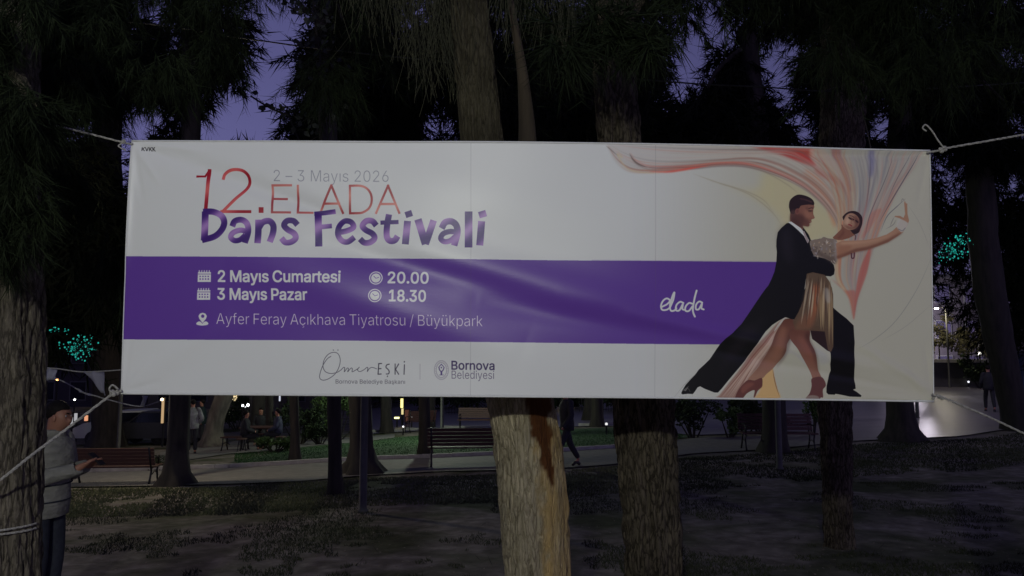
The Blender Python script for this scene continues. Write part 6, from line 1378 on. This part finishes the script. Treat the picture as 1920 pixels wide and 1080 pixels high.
globe_light('low white lamp beside the far bench', 756, 800, 31, 1.8, (1, 1, 1), 1.6)  # glowing globe stands in for a light reflection on the ground
globe_light('tiny white lamp left of the far plaza bench', 772, 782, 34, 1.3, (1, 1, 1), 1.2)
globe_light('tiny low white lamp at the plaza kerb', 1137, 795, 26, 2.6, (1, 1, 1), .9)

# parked cars far left
def car(label, px, py, rz, col):
    p = G(px, py); r_ = thing('parked_car', p, label, 'car', 'cars parked beyond the lawn', rz)
    pm = material('car_paint', col, .3)
    prof = [(-2.1, .35), (-2.1, .75), (-1.7, .95), (-1.0, 1.0), (-.5, 1.42), (.7, 1.45), (1.35, 1.0), (2.0, .85), (2.12, .6), (2.1, .35)]
    V = [(x, s * .85 * (.82 if z > 1.1 else 1), z) for s in (-1, 1) for x, z in prof]; n = len(prof)
    m_ = MB(); m_.add(V, [tuple(range(n))[::-1], tuple(range(n, 2 * n))] + [(i, (i + 1) % n, n + (i + 1) % n, n + i) for i in range(n)]); m_.build('body', pm, r_)
    for s in (-1, 1): m_ = MB(); m_.add([(-.9, s * .865, 1.0), (-.48, s * .76, 1.36), (.62, s * .76, 1.38), (1.1, s * .865, 1.0)], [(0, 1, 2, 3)]); m_.build('side_window', M_glassd, r_)
    for x in (-1.3, 1.3):
        for s in (-1, 1):
            m_ = MB(); m_.tube([(x, s * .68, .32), (x, s * .88, .32)], .32, 14); w_ = m_.build('wheel', M_shoe, r_); m_ = MB(); m_.tube([(x, s * .86, .32), (x, s * .895, .32)], .18, 10); m_.build('rim', M_pole, w_)
    for s in (-1, 1): m_ = MB(); m_.box((2.08, s * .6, .66), (.06, .3, .14)); m_.build('headlight', material('headlight', (.7, .7, .7), .2), r_)
    return r_
car('pale parked car beyond the left bench', 250, 832, math.radians(8), (.5, .5, .5))
car('dark parked car by the warm tube light', 300, 834, math.radians(4), (.03, .03, .035))

# teal string lights in the trees
def string_lights(label, cx, cy, rx, ry, Y, n, seed, tilt):
    rs = random.Random(seed); x0, y0, z0 = at(cx, cy, Y); r_ = thing('string_lights', (x0, y0, z0), label, 'string lights', 'teal lights wound in the trees'); k = Y / FPX
    m_ = MB(); w_ = MB(); last = None; P = []
    for i in range(n):
        a = rs.uniform(0, 6.28); q = rs.random() ** .6; x = math.cos(a) * rx * q; z = math.sin(a) * ry * q
        x, z = x * math.cos(tilt) - z * math.sin(tilt), x * math.sin(tilt) + z * math.cos(tilt)
        P.append((x * k, rs.uniform(-.4, .4), z * k)); m_.ball(P[-1], rs.choice((.010, .014, .018, .03)) * Y / 25, 6, 4)
    P.sort(key=lambda p: p[0] + .3 * p[2])
    for a, b_ in zip(P[:-1], P[1:]): w_.tube([a, b_], .004, 3, False)
    tag(m_.build('bulb', emis('teal_lit', (.03, .75, .62), .5), r_), kind='stuff'); w_.build('wire', M_iron, r_)
string_lights('teal string lights glowing in the left tree above the bunting', 147, 652, 26, 26, 21, 130, 1, 0)
string_lights('faint teal string lights at the upper left of the left cluster', 112, 620, 16, 5, 21, 18, 3, -.3)
string_lights('teal string lights glowing right of the banner edge', 1790, 466, 17, 30, 21, 130, 2, -.6)

# pennant bunting behind the lower left corner
M_flag = material('flag_cloth', (.22, .21, .27), .8, (.30, .29, .36), 10, .2); M_flagp = material('printed_flag', (.08, .07, .14), .8, (.5, .5, .6), 9, contrast=.95)
def bunting(label, pts, flags, Y):
    O = at(*pts[0], Y); r_ = thing('bunting', O, label, 'bunting', 'pennant strings by the left trunk')
    m_ = MB(); m_.tube([Vector(at(x, y, Y)) - Vector(O) for x, y in smooth(pts, 6)], .006, 5); m_.build('string', M_rope, r_)
    for f, mt in flags:
        c = [Vector(at(x, y, Y + (.03 if i % 2 else -.02))) - Vector(O) for i, (x, y) in enumerate(f)]
        n = 6; V = []; F = []
        for i in range(n + 1):
            a = c[0].lerp(c[1], i / n); b_ = c[3].lerp(c[2], i / n)
            for j in range(n + 1): q = a.lerp(b_, j / n); q = q + Vector((0, .02 * math.sin(i * 1.3 + j * .7), 0)); V.append(q)
        for i in range(n):
            for j in range(n): k = i * (n + 1) + j; F.append((k, k + 1, k + n + 2, k + n + 1))
        o = mesh_np('pennant', [tuple(v) for v in V], F, mt, r_, True); s_ = o.modifiers.new('t', 'SOLIDIFY'); s_.thickness = .002
    return r_
bunting('upper pennant string reaching from the left trunk behind the banner corner', [(70, 690), (105, 691), (150, 697), (192, 696), (235, 693), (290, 690)], [([(84, 688), (105, 691), (106, 712), (86, 714)], M_flagp), ([(156, 697), (193, 696), (199, 742), (190, 735)], M_flag)], 6.6)
bunting('lower pennant string with a small grey pennant under the banner corner', [(80, 700), (120, 716), (160, 738), (178, 742), (205, 750), (262, 762), (300, 752)], [([(140, 727), (172, 740), (170, 742), (150, 736)], M_flag), ([(266, 742), (276, 742), (272, 764), (264, 762)], M_flag)], 7.2)
